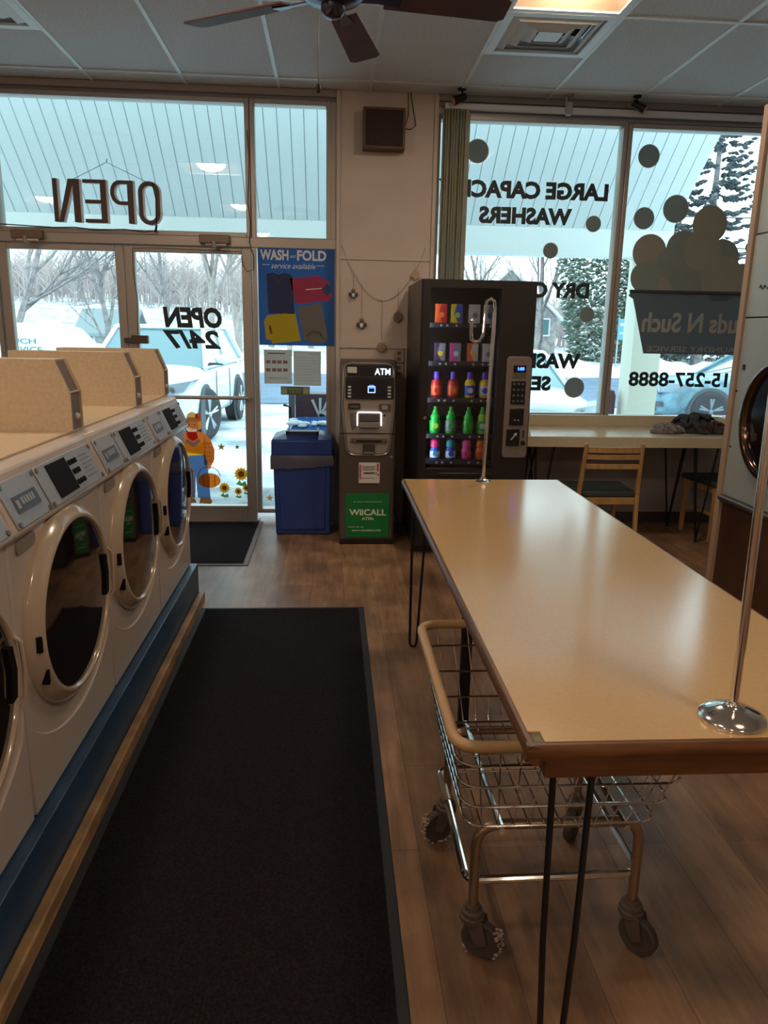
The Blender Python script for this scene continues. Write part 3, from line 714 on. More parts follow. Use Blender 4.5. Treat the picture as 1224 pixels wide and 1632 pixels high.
for i, z in enumerate(shz):
    sh = obj('shelf', G().box(cav[0]-.01, cav[1]+.012, VY0+.10, VY0+.50, z-.006, z), M_shelf, t)
    obj('price_rail', G().box(cav[0]-.01, cav[1]+.012, VY0+.092, VY0+.10, z-.030, z), M_strip, sh)
    for x in (.72, .76, .822, .945, 1.01, 1.05): obj('price_tag', G().box(x-.007, x+.007, VY0+.0905, VY0+.092, z-.023, z-.010), M_price, sh)
obj('display_light', G().box(.6175, .629, VY0+.065, VY0+.085, .66, 1.74), emis('display_tube', (.75, .85, 1), 9), t, label='vertical white light tube inside')
cp = obj('control_panel', G().prism(rrect(1.150, 1.318, .684, 1.358, .03, 5), 'y', VY0-.012, VY0), mat('vm_panel_grey', (.24, .20, .18), .4, .3), t, bev=.003)
obj('display', G().box(1.196, 1.281, VY0-.016, VY0-.012, 1.255, 1.30), M_atmk, cp)
obj('display_digits', text_g('1:00', 1.225, 1.268, 1.268, 1.290, VY0-.0162, .001, bold=.04), emis('vm_digits', (.02, .08, 1), 4), cp)
obj('notice_strip', G().box(1.196, 1.281, VY0-.014, VY0-.012, 1.215, 1.245), mat('strip_olive', (.10, .10, .05), .5), cp)
kp = obj('keypad', G().box(1.187, 1.284, VY0-.017, VY0-.012, 1.045, 1.200), M_atmk, cp, bev=.002)
for r in range(4):
    for c in range(3): obj('key', G().lathe([(.009, 0), (.009, -.004)], (1.206+c*.029, VY0-.017, 1.18-r*.038), 'y', 10), mat('key_grey', (.10, .09, .09), .4), kp)
obj('card_reader', G().box(1.186, 1.282, VY0-.020, VY0-.012, .905, 1.018), M_atmk, cp, bev=.003)
for x in (1.222, 1.246): obj('card_reader_button', G().lathe([(.005, 0), (.005, -.003)], (x, VY0-.020, .94), 'y', 10), M_price, cp)
bl = obj('bill_slot', G().box(1.172, 1.262, VY0-.022, VY0-.012, .766, .880), M_atmk, cp, bev=.003)
obj('bill_arrow', G().prism([(1.20, .81), (1.225, .84), (1.218, .846), (1.242, .858), (1.240, .832), (1.233, .838), (1.208, .805)], 'y', VY0-.024, VY0-.022), M_price, bl)
obj('coin_return', G().lathe([(.016, 0), (.016, -.006), (.006, -.008)], (1.288, VY0-.012, .785), 'y', 16), M_atmk, cp)
obj('coin_slot', G().box(1.284, 1.292, VY0-.016, VY0-.012, .82, .87), M_atmk, cp)
# products
def pmat(n, c): return mat('pack_' + n, c, .35)
PC = dict(orange=(.60, .09, .015), red=(.42, .02, .02), yellow=(.80, .55, .02), blue=(.02, .08, .45), white=(.62, .64, .68), green=(.02, .42, .05), lime=(.35, .62, .04), pink=(.70, .03, .18), magenta=(.65, .06, .30),
          cyan=(.03, .30, .42), navy=(.02, .03, .22), grey=(.22, .24, .26), purple=(.10, .06, .5), hot=(.75, .13, .02), dark=(.05, .03, .06))
PM = {k: pmat(k, v) for k, v in PC.items()}
YI = VY0 + .115
def box_pack(label, x, z, w_, h, a, b, c):
    t = thing('detergent_box', label, 'box', (x, YI+.03, z), group='packs and bottles in the vending machine')
    bx = obj('carton', G().box(x-w_/2, x+w_/2, YI, YI+.055, z, z+h), PM[a], t, bev=.002)
    obj('swirl', G().prism([(x-w_*.05, z+h*.98), (x+w_*.48, z+h*.98), (x+w_*.48, z+.004), (x+w_*.1, z+.004), (x-w_*.25, z+h*.45)], 'y', YI-.0015, YI), PM[b], t)
    obj('badge', G().prism(disc(x+w_*.05, z+h*.42, w_*.24), 'y', YI-.003, YI-.0015), PM[c], t)
def bottle(label, x, z, h, body, cap, lab, lab2, kind=0):
    t = thing('detergent_bottle', label, 'bottle', (x, YI+.035, z), group='packs and bottles in the vending machine')
    y = YI+.035; H_ = h
    if kind == 0: pr_ = [(.030, 0), (.036, .006), (.037, H_*.55), (.033, H_*.64), (.019, H_*.72), (.018, H_*.73)]; cp_ = [(.020, H_*.73), (.021, H_*.76), (.018, H_), (.0001, H_)]
    elif kind == 1: pr_ = [(.030, 0), (.035, .006), (.036, H_*.35), (.030, H_*.52), (.034, H_*.62), (.024, H_*.72), (.020, H_*.74)]; cp_ = [(.022, H_*.74), (.022, H_*.82), (.014, H_*.86), (.013, H_), (.0001, H_)]
    else: pr_ = [(.026, 0), (.033, .006), (.034, H_*.45), (.028, H_*.55), (.027, H_*.6)]; cp_ = [(.030, H_*.6), (.033, H_*.65), (.030, H_*.93), (.018, H_), (.0001, H_)]
    obj('bottle_body', G().lathe(pr_, (x, y, z), n=20, sx=1.0, sy=.8), PM[body], t, smooth=50)
    obj('cap', G().lathe(cp_, (x, y, z), n=18, sy=.85), PM[cap], t, smooth=50)
    q = [(.0375, H_*.10), (.0380, H_*.12), (.0380, H_*.46), (.0375, H_*.48)] if kind != 2 else [(.0345, H_*.08), (.035, H_*.1), (.035, H_*.38), (.0345, H_*.4)]
    obj('bottle_label', G().lathe(q, (x, y, z), n=20, sy=.8), PM[lab], t, smooth=50)
    obj('badge', G().prism(disc(x, z+H_*.29, .019), 'y', YI+.001, YI+.0065), PM[lab2], t)
X1 = (.722, .826, .944, 1.046)
for x, (a, b, c, l) in zip(X1, (('orange', 'red', 'hot', 'orange and red'), ('yellow', 'blue', 'lime', 'yellow and blue'), ('white', 'white', 'grey', 'plain white'), ('white', 'grey', 'blue', 'white and pale blue'))):
    box_pack(f'{l} detergent box on the top shelf of the vending machine', x, shz[0], .075, .122, a, b, c)
for x, (a, b, c, l) in zip(X1, (('dark', 'grey', 'yellow', 'dark purple and yellow'), ('magenta', 'grey', 'white', 'pink and grey'), ('hot', 'white', 'yellow', 'orange-red and white'), ('white', 'white', 'grey', 'white'))):
    box_pack(f'{l} laundry pack on the second shelf of the vending machine', x, shz[1], .072, .120, a, b, c)
for x, (a, c, d, l) in zip((.710, .824, .938, 1.040), (('red', 'orange', 'red', 'dark red bottle with blue cap, leftmost'), ('red', 'orange', 'hot', 'red bottle with blue cap, second from left'), ('yellow', 'blue', 'white', 'yellow bottle with blue label, third from left'), ('yellow', 'white', 'blue', 'yellow bottle with white label, rightmost'))):
    bottle(f'{l}, on the middle shelf of the vending machine', x, shz[2], .172, a, 'purple', c, d)
for x, (a, c, d, l) in zip((.708, .817, .939, 1.036), (('green', 'green', 'lime', 'plain green bottle, leftmost'), ('green', 'grey', 'green', 'green bottle with grey label, second from left'), ('green', 'green', 'green', 'narrow bright green bottle, third from left'), ('lime', 'green', 'white', 'lime green bottle with round badge, rightmost'))):
    bottle(f'{l}, on the fourth shelf of the vending machine', x, shz[3], .182, a, 'green', c, d, 1)
for x, (a, b, c, d, l) in zip((.714, .824, .934, 1.032), (('blue', 'pink', 'white', 'cyan', 'blue bottle with pink cap'), ('blue', 'cyan', 'white', 'blue', 'blue bottle with turquoise cap'), ('magenta', 'magenta', 'magenta', 'pink', 'all pink bottle'), ('hot', 'hot', 'hot', 'orange', 'all orange bottle'))):
    bottle(f'{l} on the bottom shelf of the vending machine', x, shz[4], .140, a, b, c, d, 2)

# ================================================================== COUNTER BY THE WINDOW
M_cnt = mat('counter_cream', (.60, .53, .38), .22, var=.03, vscale=40)
t = thing('window_counter', 'cream laminate counter with raised edges under the right window, on hairpin legs', 'counter', (2.2, 5.5, 0))
cx0, cx1, cy0, cy1 = 1.335, 3.12, 5.19, 5.84
obj('countertop', G().box(cx0, cx1, cy0, cy1, .765, .80), M_cnt, t, bev=.002)
obj('front_edge', G().box(cx0, cx1, cy0-.012, cy0, .725, .80), M_cnt, t, bev=.002)
obj('backsplash', G().box(cx0, cx1, cy1-.02, cy1, .80, .885), M_cnt, t, bev=.002)
obj('side_splash', G().prism([(cy0, .80), (cy1-.02, .80), (cy1-.02, .885), (cy0+.12, .885), (cy0, .80)], 'x', cx0+.055, cx0+.075), M_cnt, t)
obj('side_splash', G().prism([(cy0, .80), (cy1-.02, .80), (cy1-.02, .885), (cy0+.12, .885)], 'x', cx1-.02, cx1), M_cnt, t)
def hair2(x, y, dx, dy, r=.0075):
    g = G(); z1 = .765
    for ox, oy in ((-.085*dx, .02), (.11*dx, .02), (.0, .16*dy)):
        g.tube([(x+ox, y+oy, z1), (x, y, .012)], r, 7)
    g.ball((x, y, .012), .011, 8); g.box(x-.11, x+.11, y-.02, y+.05, z1-.006, z1)
    return g
for x, y, dx, dy in ((1.52, 5.30, 1, 1), (2.715, 5.70, 1, -1), (2.739, 5.26, 1, 1), (1.50, 5.70, 1, -1)): obj('leg', hair2(x, y, dx, dy), M_black, t)
# chairs
M_chair = mat('chair_wood', (.46, .27, .10), .4, var=.15, vscale=5, stretch=(6, 6, 1)); M_seat = mat('seat_green', (.035, .05, .045), .6, var=.1, vscale=40)
def make_chair(label, group, m):
    t = thing('wooden_chair', label, 'chair', (0, 0, 0), group=group); K = dict(world=False)
    w_ = .205; z = .44
    for s in (-1, 1):
        obj('rear_leg', G().hexa([(s*w_-.013, -.235, 0), (s*w_+.013, -.235, 0), (s*w_+.013, -.205, 0), (s*w_-.013, -.205, 0)], [(s*w_-.013, -.20, z), (s*w_+.013, -.20, z), (s*w_+.013, -.165, z), (s*w_-.013, -.165, z)])
            .hexa([(s*w_-.013, -.20, z), (s*w_+.013, -.20, z), (s*w_+.013, -.165, z), (s*w_-.013, -.165, z)], [(s*(w_-.012)-.012, -.245, .80), (s*(w_-.012)+.012, -.245, .80), (s*(w_-.012)+.012, -.222, .80), (s*(w_-.012)-.012, -.222, .80)]), m, t, bev=.004, **K)
        obj('front_leg', G().box(s*.19-.014, s*.19+.014, .16, .19, 0, z-.02), m, t, bev=.004, **K)
        obj('side_rail', G().box(s*.195-.009, s*.195+.009, -.18, .17, z-.065, z-.022), m, t, bev=.002, **K)
    for zz, h in ((.755, .040), (.705, .032), (.640, .034)):
        y = -.19 - (zz-.44)*.13
        pts = []
        g = G(); P = []
        for k in range(9):
            u = k/8; P.append((-.19+.38*u, y-.014*math.sin(PI*u)))
        poly = P + [(p[0], p[1]+.014) for p in P[::-1]]
        obj('back_slat', G().prism(poly, 'z', zz-h/2, zz+h/2), m, t, bev=.002, **K)
    obj('rear_rail', G().box(-.19, .19, -.19, -.172, z-.07, z-.022), m, t, bev=.002, **K)
    obj('front_rail', G().box(-.18, .18, .165, .183, z-.065, z-.022), m, t, bev=.002, **K)
    obj('stretcher', G().box(-.19, .19, .168, .182, .20, .225), m, t, bev=.002, **K)
    obj('seat', G().prism([(-.20, -.185), (.20, -.185), (.225, .20), (-.225, .20)], 'z', z-.02, z+.022), M_seat, t, bev=.012, seg=3, label='dark green padded seat', **K)
    return t
c1 = make_chair('light wooden chair with three back slats pulled up to the window counter', 'wooden chairs at the counter', M_chair)
c1.location = (1.895, 5.09, 0)
c2 = copy_tree(c1); c2.location = (2.99, 5.45, 0); c2.rotation_euler = (0, 0, PI/2 + .12)
c2['label'] = 'light wooden chair turned sideways at the right end of the counter, beside the dryers'
# clothes on the counter
def cloth(name, label, cx, cy, z0, rx, ry, h, seed, m, nfold=7):
    """a heap of curling folds fused into one crumpled cloth"""
    rnd = random.Random(seed); g = G()
    g.ball((cx, cy, z0+h*.12), 1, 12, (rx*.8, ry*.8, h*.55))
    for k in range(nfold*3):
        a = rnd.uniform(0, 2*PI); q = rnd.uniform(0, .75); px, py = cx+rx*q*math.cos(a), cy+ry*q*math.sin(a)
        d = rnd.uniform(0, 2*PI); L = rnd.uniform(.5, 1.0)*min(rx, ry)*1.1; bend = rnd.uniform(-1.6, 1.6); pts = []; rs = []; n = 9
        r0 = rnd.uniform(.011, .020)
        for j in range(n):
            u = j/(n-1); px += math.cos(d)*L/n; py += math.sin(d)*L/n; d += bend/n*1.4
            e = min(1, math.hypot((px-cx)/rx, (py-cy)/ry)); top = h*(1-e*e)**.5*rnd.uniform(.86, .94) if e < 1 else 0
            pts.append((px, py, z0+max(r0*.6, top-r0*.4))); rs.append(r0*(.45+.75*math.sin(PI*u)))
        g.tube(pts, rs, 8)
    g.v = [(x, y, max(z, z0+.001)) for x, y, z in g.v]
    o = tag(obj(name, g, m, smooth=180), label, 'clothes', 'clothes left on the counter')
    r = o.modifiers.new('fuse', 'REMESH'); r.mode = 'VOXEL'; r.voxel_size = .0045; r.use_smooth_shade = True
    sm = o.modifiers.new('soften', 'SMOOTH'); sm.factor = .5; sm.iterations = 3
    return o
Mc = lambda n, c: mat(n, c, .9, var=.35, vscale=25, bump=.6, bscale=200, spec=.1)
cloth('crumpled_shirt', 'mauve brown shirt at the bottom right of the clothes heap on the counter', 2.86, 5.46, .80, .17, .13, .09, 2, Mc('cloth_mauve', (.085, .06, .07)))
cloth('crumpled_jacket', 'charcoal jacket crumpled on top of the clothes heap on the counter', 2.76, 5.52, .80, .21, .16, .15, 5, Mc('cloth_charcoal', (.06, .06, .068)), 9)
cloth('crumpled_towel', 'grey cloth at the left end of the clothes heap on the counter', 2.50, 5.44, .80, .15, .10, .07, 8, Mc('cloth_grey', (.22, .21, .22)))

# ================================================================== DRYER AT THE RIGHT
M_steel = mat('brushed_steel', (.50, .58, .58), .30, .35, var=.03, vscale=4)
M_brown = mat('dryer_brown', (.075, .032, .018), .35, var=.3, vscale=2)
DX, DY = 2.10, 3.80
t = thing('stacked_dryer', 'tall stainless steel dryer with round doors over a brown base, at the right edge', 'dryer', (2.6, 3.4, 0))
obj('end_panel', G().box(DX-.012, 2.95, DY, DY+.045, 0, 2.6), mat('dryer_end_panel', (.40, .29, .21), .5), t, label='beige end panel')
obj('base_panel', G().box(DX+.006, 2.9, 3.0, DY-.001, 0, .66), M_brown, t)
obj('ledge', G().tube([(DX-.012, 3.002, .668), (DX-.012, DY-.002, .668)], .016, 10).box(DX-.014, 2.85, 3.002, DY-.002, .662, .684), mat('ledge_dark', (.05, .03, .025), .35), t)
obj('lower_front', G().box(DX, 2.9, 3.0, DY-.001, .684, 1.60), M_steel, t, bev=.004)
obj('upper_front', G().box(DX, 2.9, 3.0, DY-.001, 1.606, 2.0), M_steel, t, bev=.004)
obj('top_unit', G().box(DX+.004, 2.9, 3.0, DY-.001, 2.006, 2.6), M_steel, t, bev=.004)
ring = [(.295, 0), (.295, -.02), (.285, -.034), (.262, -.038), (.250, -.028), (.248, -.005)]
for cz in (1.115,):
    obj('door_ring', G().lathe(ring, (DX, 3.39, cz), 'x', 48), mat('door_bronze', (.12, .075, .055), .15, .9), t, smooth=50)
    obj('door_glass', G().lathe([(.25, -.012), (.15, -.022), (.0001, -.026)], (DX, 3.39, cz), 'x', 40), M_wglass, t, smooth=60)
obj('latch_square', G().box(DX-.004, DX, 3.738, 3.757, 1.345, 1.372), M_black, t)
obj('rivet', G().tube([(DX-.003, 3.79, 1.235), (DX, 3.79, 1.235)], .006, 10), M_black, t)
obj('rivet', G().tube([(DX-.003, 3.78, .945), (DX, 3.78, .945)], .006, 10), M_black, t)
obj('panel_script', G().tube([(DX-.002, 3.70-.012*k, 1.745+.014*math.sin(k*1.9)*(1-.06*k)) for k in range(12)], .0022, 5), M_black, t, label='small dark script mark')
t = thing('stacked_dryer', 'second stainless dryer at the right edge, nearer the camera', 'dryer', (2.6, 2.4, 0))
obj('base_panel', G().box(DX+.006, 2.9, 2.15, 2.99, 0, .66), M_brown, t)
obj('lower_front', G().box(DX, 2.9, 2.15, 2.99, .684, 1.60), M_steel, t, bev=.004)
obj('upper_front', G().box(DX, 2.9, 2.15, 2.99, 1.606, 2.6), M_steel, t, bev=.004)
obj('ledge', G().box(DX-.014, 2.85, 2.15, 2.99, .662, .684), mat('ledge_dark', (.05, .03, .025), .35), t)
obj('door_ring', G().lathe(ring, (DX, 2.56, 1.115), 'x', 48), mat('door_bronze', (.12, .075, .055), .15, .9), t, smooth=50)
obj('door_glass', G().lathe([(.25, -.012), (.15, -.022), (.0001, -.026)], (DX, 2.56, 1.115), 'x', 40), M_wglass, t, smooth=60)

# ================================================================== ON THE COLUMN
CYF = 5.88
t = thing('wall_speaker', 'square dark brown loudspeaker high on the wall column', 'speaker', (.365, 5.85, 2.77))
g = G()
for a, b, c, d in cut([(.216, .516, 2.77, 3.04)], (.234, .498, 2.788, 3.022)): g.box(a, b, 5.77, CYF, c, d)
obj('housing', g, mat('speaker_wood', (.11, .045, .025), .5), t, bev=.002)
obj('grille_cloth', G().box(.233, .499, 5.778, 5.79, 2.787, 3.023), mat('grille_brown', (.045, .030, .028), .95, var=.3, vscale=200), t)
for x in (.27, .46): obj('bracket', G().tube([(x, 5.86, 3.04), (x, 5.86, 3.055), (x-.008, 5.87, 3.062)], .004, 6), M_black, t)
tag(obj('speaker_wire', G().tube([(.518, 5.868, 2.93), (.56, 5.87, 2.925), (.60, 5.87, 2.95), (.585, 5.872, 3.03), (.565, 5.872, 3.12), (.56, 5.872, 3.165)], .003, 6).tube([(.518, 5.868, 2.94), (.545, 5.87, 3.02), (.54, 5.872, 3.165)], .003, 6), M_black), 'thin black wire looping from the wall speaker up to the ceiling', 'wire')
M_string = mat('string_tan', (.30, .22, .16), .8)
t = thing('hanging_garland', 'drooping twine garland with small ornaments hung across the wall column', 'garland', (.37, 5.87, 1.7))
cat_ = []
for k in range(17):
    u = k/16; cat_.append((.071+.625*u, 5.872, 2.118 - .39*math.sin(PI*u)**.8 - .0*u))
obj('twine', G().tube(cat_, .0018, 5).tube([(.158, 5.872, 1.95), (.158, 5.87, 1.80)], .0014, 5).tube([(.223, 5.872, 1.85), (.223, 5.87, 1.58)], .0014, 5).tube([(.379, 5.872, 1.73), (.379, 5.87, 1.42)], .0014, 5)
    .tube([(.50, 5.872, 1.82), (.50, 5.87, 1.64)], .0014, 5).tube([(.621, 5.872, 2.0), (.621, 5.87, 1.95)], .0014, 5), M_string, t)
for x, z, s in ((.158, 1.765, 1), (.223, 1.545, 1.15)):
    og = obj('ornament', G().ball((x, 5.855, z), .022*s, 8, (.8, .6, 1.1)).ball((x, 5.852, z+.032*s), .015*s, 8), mat('ornament_grey', (.20, .17, .15), .7), t, label='small penguin-shaped ornament')
    obj('belly', G().ball((x, 5.840, z-.002), .014*s, 8, (.8, .5, 1.1)), M_white, og)
    obj('wing', G().ball((x-.026*s, 5.856, z+.004), .011*s, 6, (.8, .5, 1.5)).ball((x+.026*s, 5.856, z+.004), .011*s, 6, (.8, .5, 1.5)), mat('ornament_dark', (.08, .06, .05), .7), og)
obj('ornament', G().lathe([(.033, 5.852), (.035, 5.856), (.035, 5.864), (.033, 5.868)], (.379, 0, 1.385), 'y', 24), mat('wood_disc', (.36, .24, .13), .6), t, label='round wooden disc')
obj('ornament', G().prism([(.470, 1.585), (.500, 1.570), (.530, 1.60), (.528, 1.635), (.495, 1.655), (.468, 1.63)], 'y', 5.856, 5.868), mat('ornament_taupe', (.22, .17, .15), .7), t)
obj('ornament', G().prism([(.590, 1.915), (.625, 1.885), (.655, 1.905), (.648, 1.945), (.610, 1.955)], 'y', 5.856, 5.868), mat('ornament_cream', (.45, .36, .24), .7), t)
for i, (x, z) in enumerate(((.515, 1.32), (.515, 1.21))):
    t = thing('wall_outlet', ['upper beige wall outlet box between cash machine and vending machine', 'lower beige wall outlet box between cash machine and vending machine'][i], 'outlet', (x, 5.87, z), group='outlet boxes on the column')
    obj('cover_plate', G().box(x-.038, x+.038, 5.862, CYF, z-.05, z+.05), mat('plate_beige', (.42, .36, .30), .5), t, bev=.003)
    obj('socket', G().box(x-.014, x+.014, 5.858, 5.862, z+.01, z+.035).box(x-.014, x+.014, 5.858, 5.862, z-.035, z-.01), mat('socket_dark', (.15, .12, .10), .5), t)

# ================================================================== POSTER AND NOTICES ON THE SIDELIGHT
PY = 5.876
R4 = lambda a, b, c, d: [(a, c), (b, c), (b, d), (a, d)]
t = thing('service_poster', 'blue WASH and FOLD poster with folded garments hanging in the sidelight', 'poster', (-.29, 5.88, 1.385))
obj('sheet', G().sheet(R4(-.552, .018, 1.385, 2.112), PY), thin_mat('poster_blue', (.012, .10, .36), .22), t)
M_pw = mat('poster_white', (.68, .72, .70), .5)
def pfl(name, poly, m, lay, lab=None, par=None): return obj(name, G().sheet(poly, PY-.0008*lay), m, par or t, label=lab)
obj('lettering', text_g('WASH', -.535, -.325, 2.003, 2.078, PY, .001, bold=.035), M_pw, t)
obj('lettering', text_g('FOLD', -.262, -.045, 2.003, 2.078, PY, .001, bold=.035), M_pw, t)
obj('lettering', text_g('and', -.314, -.272, 2.022, 2.047, PY, .001, bold=.0, slant=.3), M_pw, t)
obj('lettering', text_g('service available', -.455, -.125, 1.945, 1.985, PY, .001, bold=.0, slant=.35), M_pw, t)
obj('rule', G().box(-.52, -.465, PY-.001, PY, 1.968, 1.972).box(-.115, -.06, PY-.001, PY, 1.968, 1.972), M_pw, t)
q = lambda pts: pts
s1 = pfl('folded_shirt', [(-.49, 1.905), (-.44, 1.915), (-.40, 1.90), (-.35, 1.915), (-.30, 1.90), (-.285, 1.62), (-.48, 1.62)], mat('shirt_navy', (.018, .028, .10), .7), 1, 'navy folded shirt')
pfl('collar', [(-.46, 1.90), (-.40, 1.83), (-.34, 1.905), (-.36, 1.91), (-.40, 1.865), (-.44, 1.91)], mat('shirt_navy2', (.03, .04, .10), .7), 2, None, s1)
s1 = pfl('folded_shirt', [(-.318, 1.875), (-.10, 1.90), (-.03, 1.86), (.0, 1.74), (-.03, 1.72), (-.275, 1.690)], thin_mat('shirt_pink', (.50, .05, .12), .35), 1, 'pink folded shirt')
pfl('collar', [(-.075, 1.80), (-.04, 1.85), (-.005, 1.80), (-.04, 1.75)], mat('shirt_dark', (.02, .06, .12), .7), 2, None, s1)
pfl('print', [(-.20, 1.800), (-.08, 1.812), (-.08, 1.806), (-.20, 1.794)], M_pw, 2, None, s1)
s1 = pfl('folded_shirt', [(-.515, 1.560), (-.49, 1.605), (-.28, 1.630), (-.238, 1.42), (-.455, 1.398), (-.46, 1.42), (-.50, 1.43)], thin_mat('shirt_yellow', (.66, .52, .02), .35), 1, 'yellow folded shirt')
pfl('collar', [(-.48, 1.53), (-.462, 1.53), (-.452, 1.47), (-.47, 1.47)], mat('shirt_red', (.20, .03, .03), .7), 2, None, s1)
s1 = pfl('folded_shirt', [(-.265, 1.672), (-.08, 1.70), (-.035, 1.45), (-.06, 1.41), (-.13, 1.40), (-.215, 1.425)], mat('shirt_grey', (.14, .135, .12), .7), 1, 'grey folded shirt')
pfl('collar', [(-.20, 1.46), (-.15, 1.50), (-.09, 1.49), (-.055, 1.43), (-.065, 1.43), (-.10, 1.475), (-.15, 1.485), (-.19, 1.45)], mat('shirt_grey2', (.07, .065, .05), .7), 2, None, s1)
M_paper = thin_mat('paper', (.42, .42, .38), .3, .8)
for x0, x1, z0, z1, l, red in ((-.520, -.308, 1.095, 1.352, 'left paper notice with reddish print taped below the poster', 1), (-.296, -.085, 1.083, 1.345, 'right paper notice with faint lines taped below the poster', 0)):
    t = thing('paper_notice', l, 'notice', ((x0+x1)/2, PY, z0), group='paper notices in the sidelight')
    obj('sheet', G().sheet(R4(x0, x1, z0, z1), PY), M_paper, t)
    g = G()
    if red:
        for cx_ in (x0+.03, x0+.075, x0+.115, x0+.16):
            for cz in (1.26, 1.20): g.box(cx_-.015, cx_+.018, PY-.0006, PY, cz-.012, cz+.012)
        g.box(x0+.03, x1-.05, PY-.0006, PY, 1.32, 1.33); g.box(x0+.03, x1-.03, PY-.0006, PY, 1.135, 1.139)
    else:
        for k in range(9): g.box(x0+.02, x1-.02-.02*(k % 3), PY-.0006, PY, 1.12+.022*k, 1.1225+.022*k)
        g.box(x0+.12, x1-.02, PY-.0006, PY, 1.322, 1.327)
    obj('print', g, mat('print_faint_red', (.26, .15, .14), .8) if red else mat('print_faint', (.28, .28, .26), .8), t)
t = thing('sticker_strip', 'green strip sticker under the two paper notices', 'sticker', (-.285, PY, 1.01))
obj('strip', G().box(-.395, -.172, PY, PY+.001, 1.012, 1.076), mat('strip_green', (.10, .15, .06), .6), t)
obj('panel', G().box(-.388, -.348, PY-.0006, PY, 1.02, 1.068).box(-.222, -.18, PY-.0006, PY, 1.02, 1.068), mat('strip_light', (.32, .36, .26), .6), t)
obj('print', G().box(-.335, -.235, PY-.0006, PY, 1.05, 1.06).box(-.325, -.245, PY-.0006, PY, 1.03, 1.038), mat('strip_print', (.25, .28, .16), .6), t)

# ================================================================== LETTERING ON THE GLASS
M_vinyl = mat('vinyl_black', (.022, .032, .036), .6); M_bub = thin_mat('vinyl_bubble', (.16, .16, .14), .30, .7); M_bub2 = thin_mat('vinyl_bubble_dark', (.12, .14, .13), .30, .7)
M_halo = mat('vinyl_edge', (.45, .50, .50), .6)
GY = WY - .0035
def lettering(txts, label, group=None):
    t = thing('window_lettering', label, 'lettering', (txts[0][1], GY, txts[0][3]), group=group)
    for txt, x0, x1, z0, z1, b, sl in txts:
        obj('lettering', text_g(txt, x0, x1, z0, z1, GY, .0015, mirror=True, bold=b, slant=sl), M_vinyl, t)
lettering([('LARGE CAPACITY', .785, 2.08, 2.49, 2.615, .05, 0), ('WASHERS', 1.10, 1.813, 2.31, 2.432, .05, 0)], 'black LARGE CAPACITY WASHERS lettering on the right window, read from outside')
lettering([('DRY CLEANING', .93, 1.994, 1.778, 1.897, .05, 0)], 'black lettering beginning DRY on the right window, just above the vending machine edge')
lettering([('WASH & FOLD', .91, 1.968, 1.24, 1.36, .05, 0), ('SERVICE', 1.16, 1.74, 1.065, 1.182, .05, 0)], 'black lettering beginning WASH on the right window, beside the vending machine keypad')
lettering([('315-257-8888', 2.375, 3.30, 1.11, 1.228, .03, 0)], 'black phone number lettering low on the far right window')
lettering([('OPEN', -1.275, -.835, 1.50, 1.655, .05, .12), ('24/7', -1.285, -.850, 1.345, 1.485, .035, .12)], 'black OPEN 24/7 lettering on the right-hand glass door')
FREE = [(1.069, 2.81, 0.080), (1.985, 2.329, 0.057), (1.666, 2.128, 0.056), (1.99, 1.659, 0.058), (1.934, 1.094, 0.078), (2.369, 2.818, 0.079), (2.376, 2.38, 0.077), (2.619, 2.454, 0.097)]
MOUND = [(2.445, 2.135, 0.134), (2.711, 2.165, 0.138), (2.90, 2.349, 0.138), (3.022, 2.104, 0.142), (2.539, 1.962, 0.161), (2.788, 1.991, 0.182), (3.047, 1.95, 0.173), (3.28, 1.932, 0.14), (3.254, 2.189, 0.051), (2.62, 2.057, 0.12), (2.86, 2.156, 0.15), (2.43, 1.95, .12), (3.20, 1.95, .12)]
def bubble(name, x, z, r, label=None, parent=None, m=None, lay=0, group='bubble decals on the right window'):
    yy = GY-.0002-.0004*lay; o_, i_ = disc(x, z, r*1.05, 36), disc(x, z, r, 36)
    g = G().add([(p[0], yy, p[1]) for p in o_+i_], [(k, (k+1) % 36, (k+1) % 36+36, k+36) for k in range(36)])
    g2 = G().sheet(i_, yy)
    if parent is not None:
        return obj(name, g2, m or M_bub, parent)
    t = thing(name, label, 'decal', (x, GY, z), group=group)
    obj('halo', g, M_halo, t); obj('disc', g2, m or M_bub, t)
for (x, z, r), l in zip(FREE, ['round grey bubble decal at the top left of the right window, touching the blinds', 'round grey bubble decal beside the word WASHERS', 'round grey bubble decal between the WASHERS and DRY lettering',
    'round grey bubble decal between the DRY and WASH lettering', 'larger round grey bubble decal at the bottom, just right of the SERVICE lettering', 'round grey bubble decal highest in the far right window',
    'round grey bubble decal below the highest one, at the top left of the bucket logo', 'round grey bubble decal floating just above the bubble mound']):
    bubble('bubble_decal', x, z, r, l)
t = thing('bucket_logo', 'dark bucket logo heaped with grey bubbles and mirrored name on the far right window', 'decal', (2.9, GY, 1.4))
for i, (x, z, r) in enumerate(MOUND): bubble('bubble', x, z, r, parent=t, m=(mat('bubble_mound', (.27, .27, .235), .8, var=.05, vscale=5), mat('bubble_mound_cool', (.21, .25, .235), .8, var=.05, vscale=5))[i % 2], lay=i)
bx0, bx1 = 2.315, 3.50
obj('bucket', G().sheet([(bx0+.02, 1.85), (bx1-.02, 1.85), (bx1, 1.81), (bx1-.03, 1.785), (bx1-.155, 1.37), (bx0+.155, 1.37), (bx0+.03, 1.785), (bx0-.01, 1.81)], GY-.009), thin_mat('bucket_slate', (.085, .11, .125), .12, .6), t)
obj('bucket_rim', G().tube([(bx0, GY-.007, 1.843), (bx1, GY-.007, 1.843)], .013, 8), mat('bucket_dark', (.04, .055, .065), .6), t)
M_logow = mat('logo_grey', (.34, .35, .33), .6)
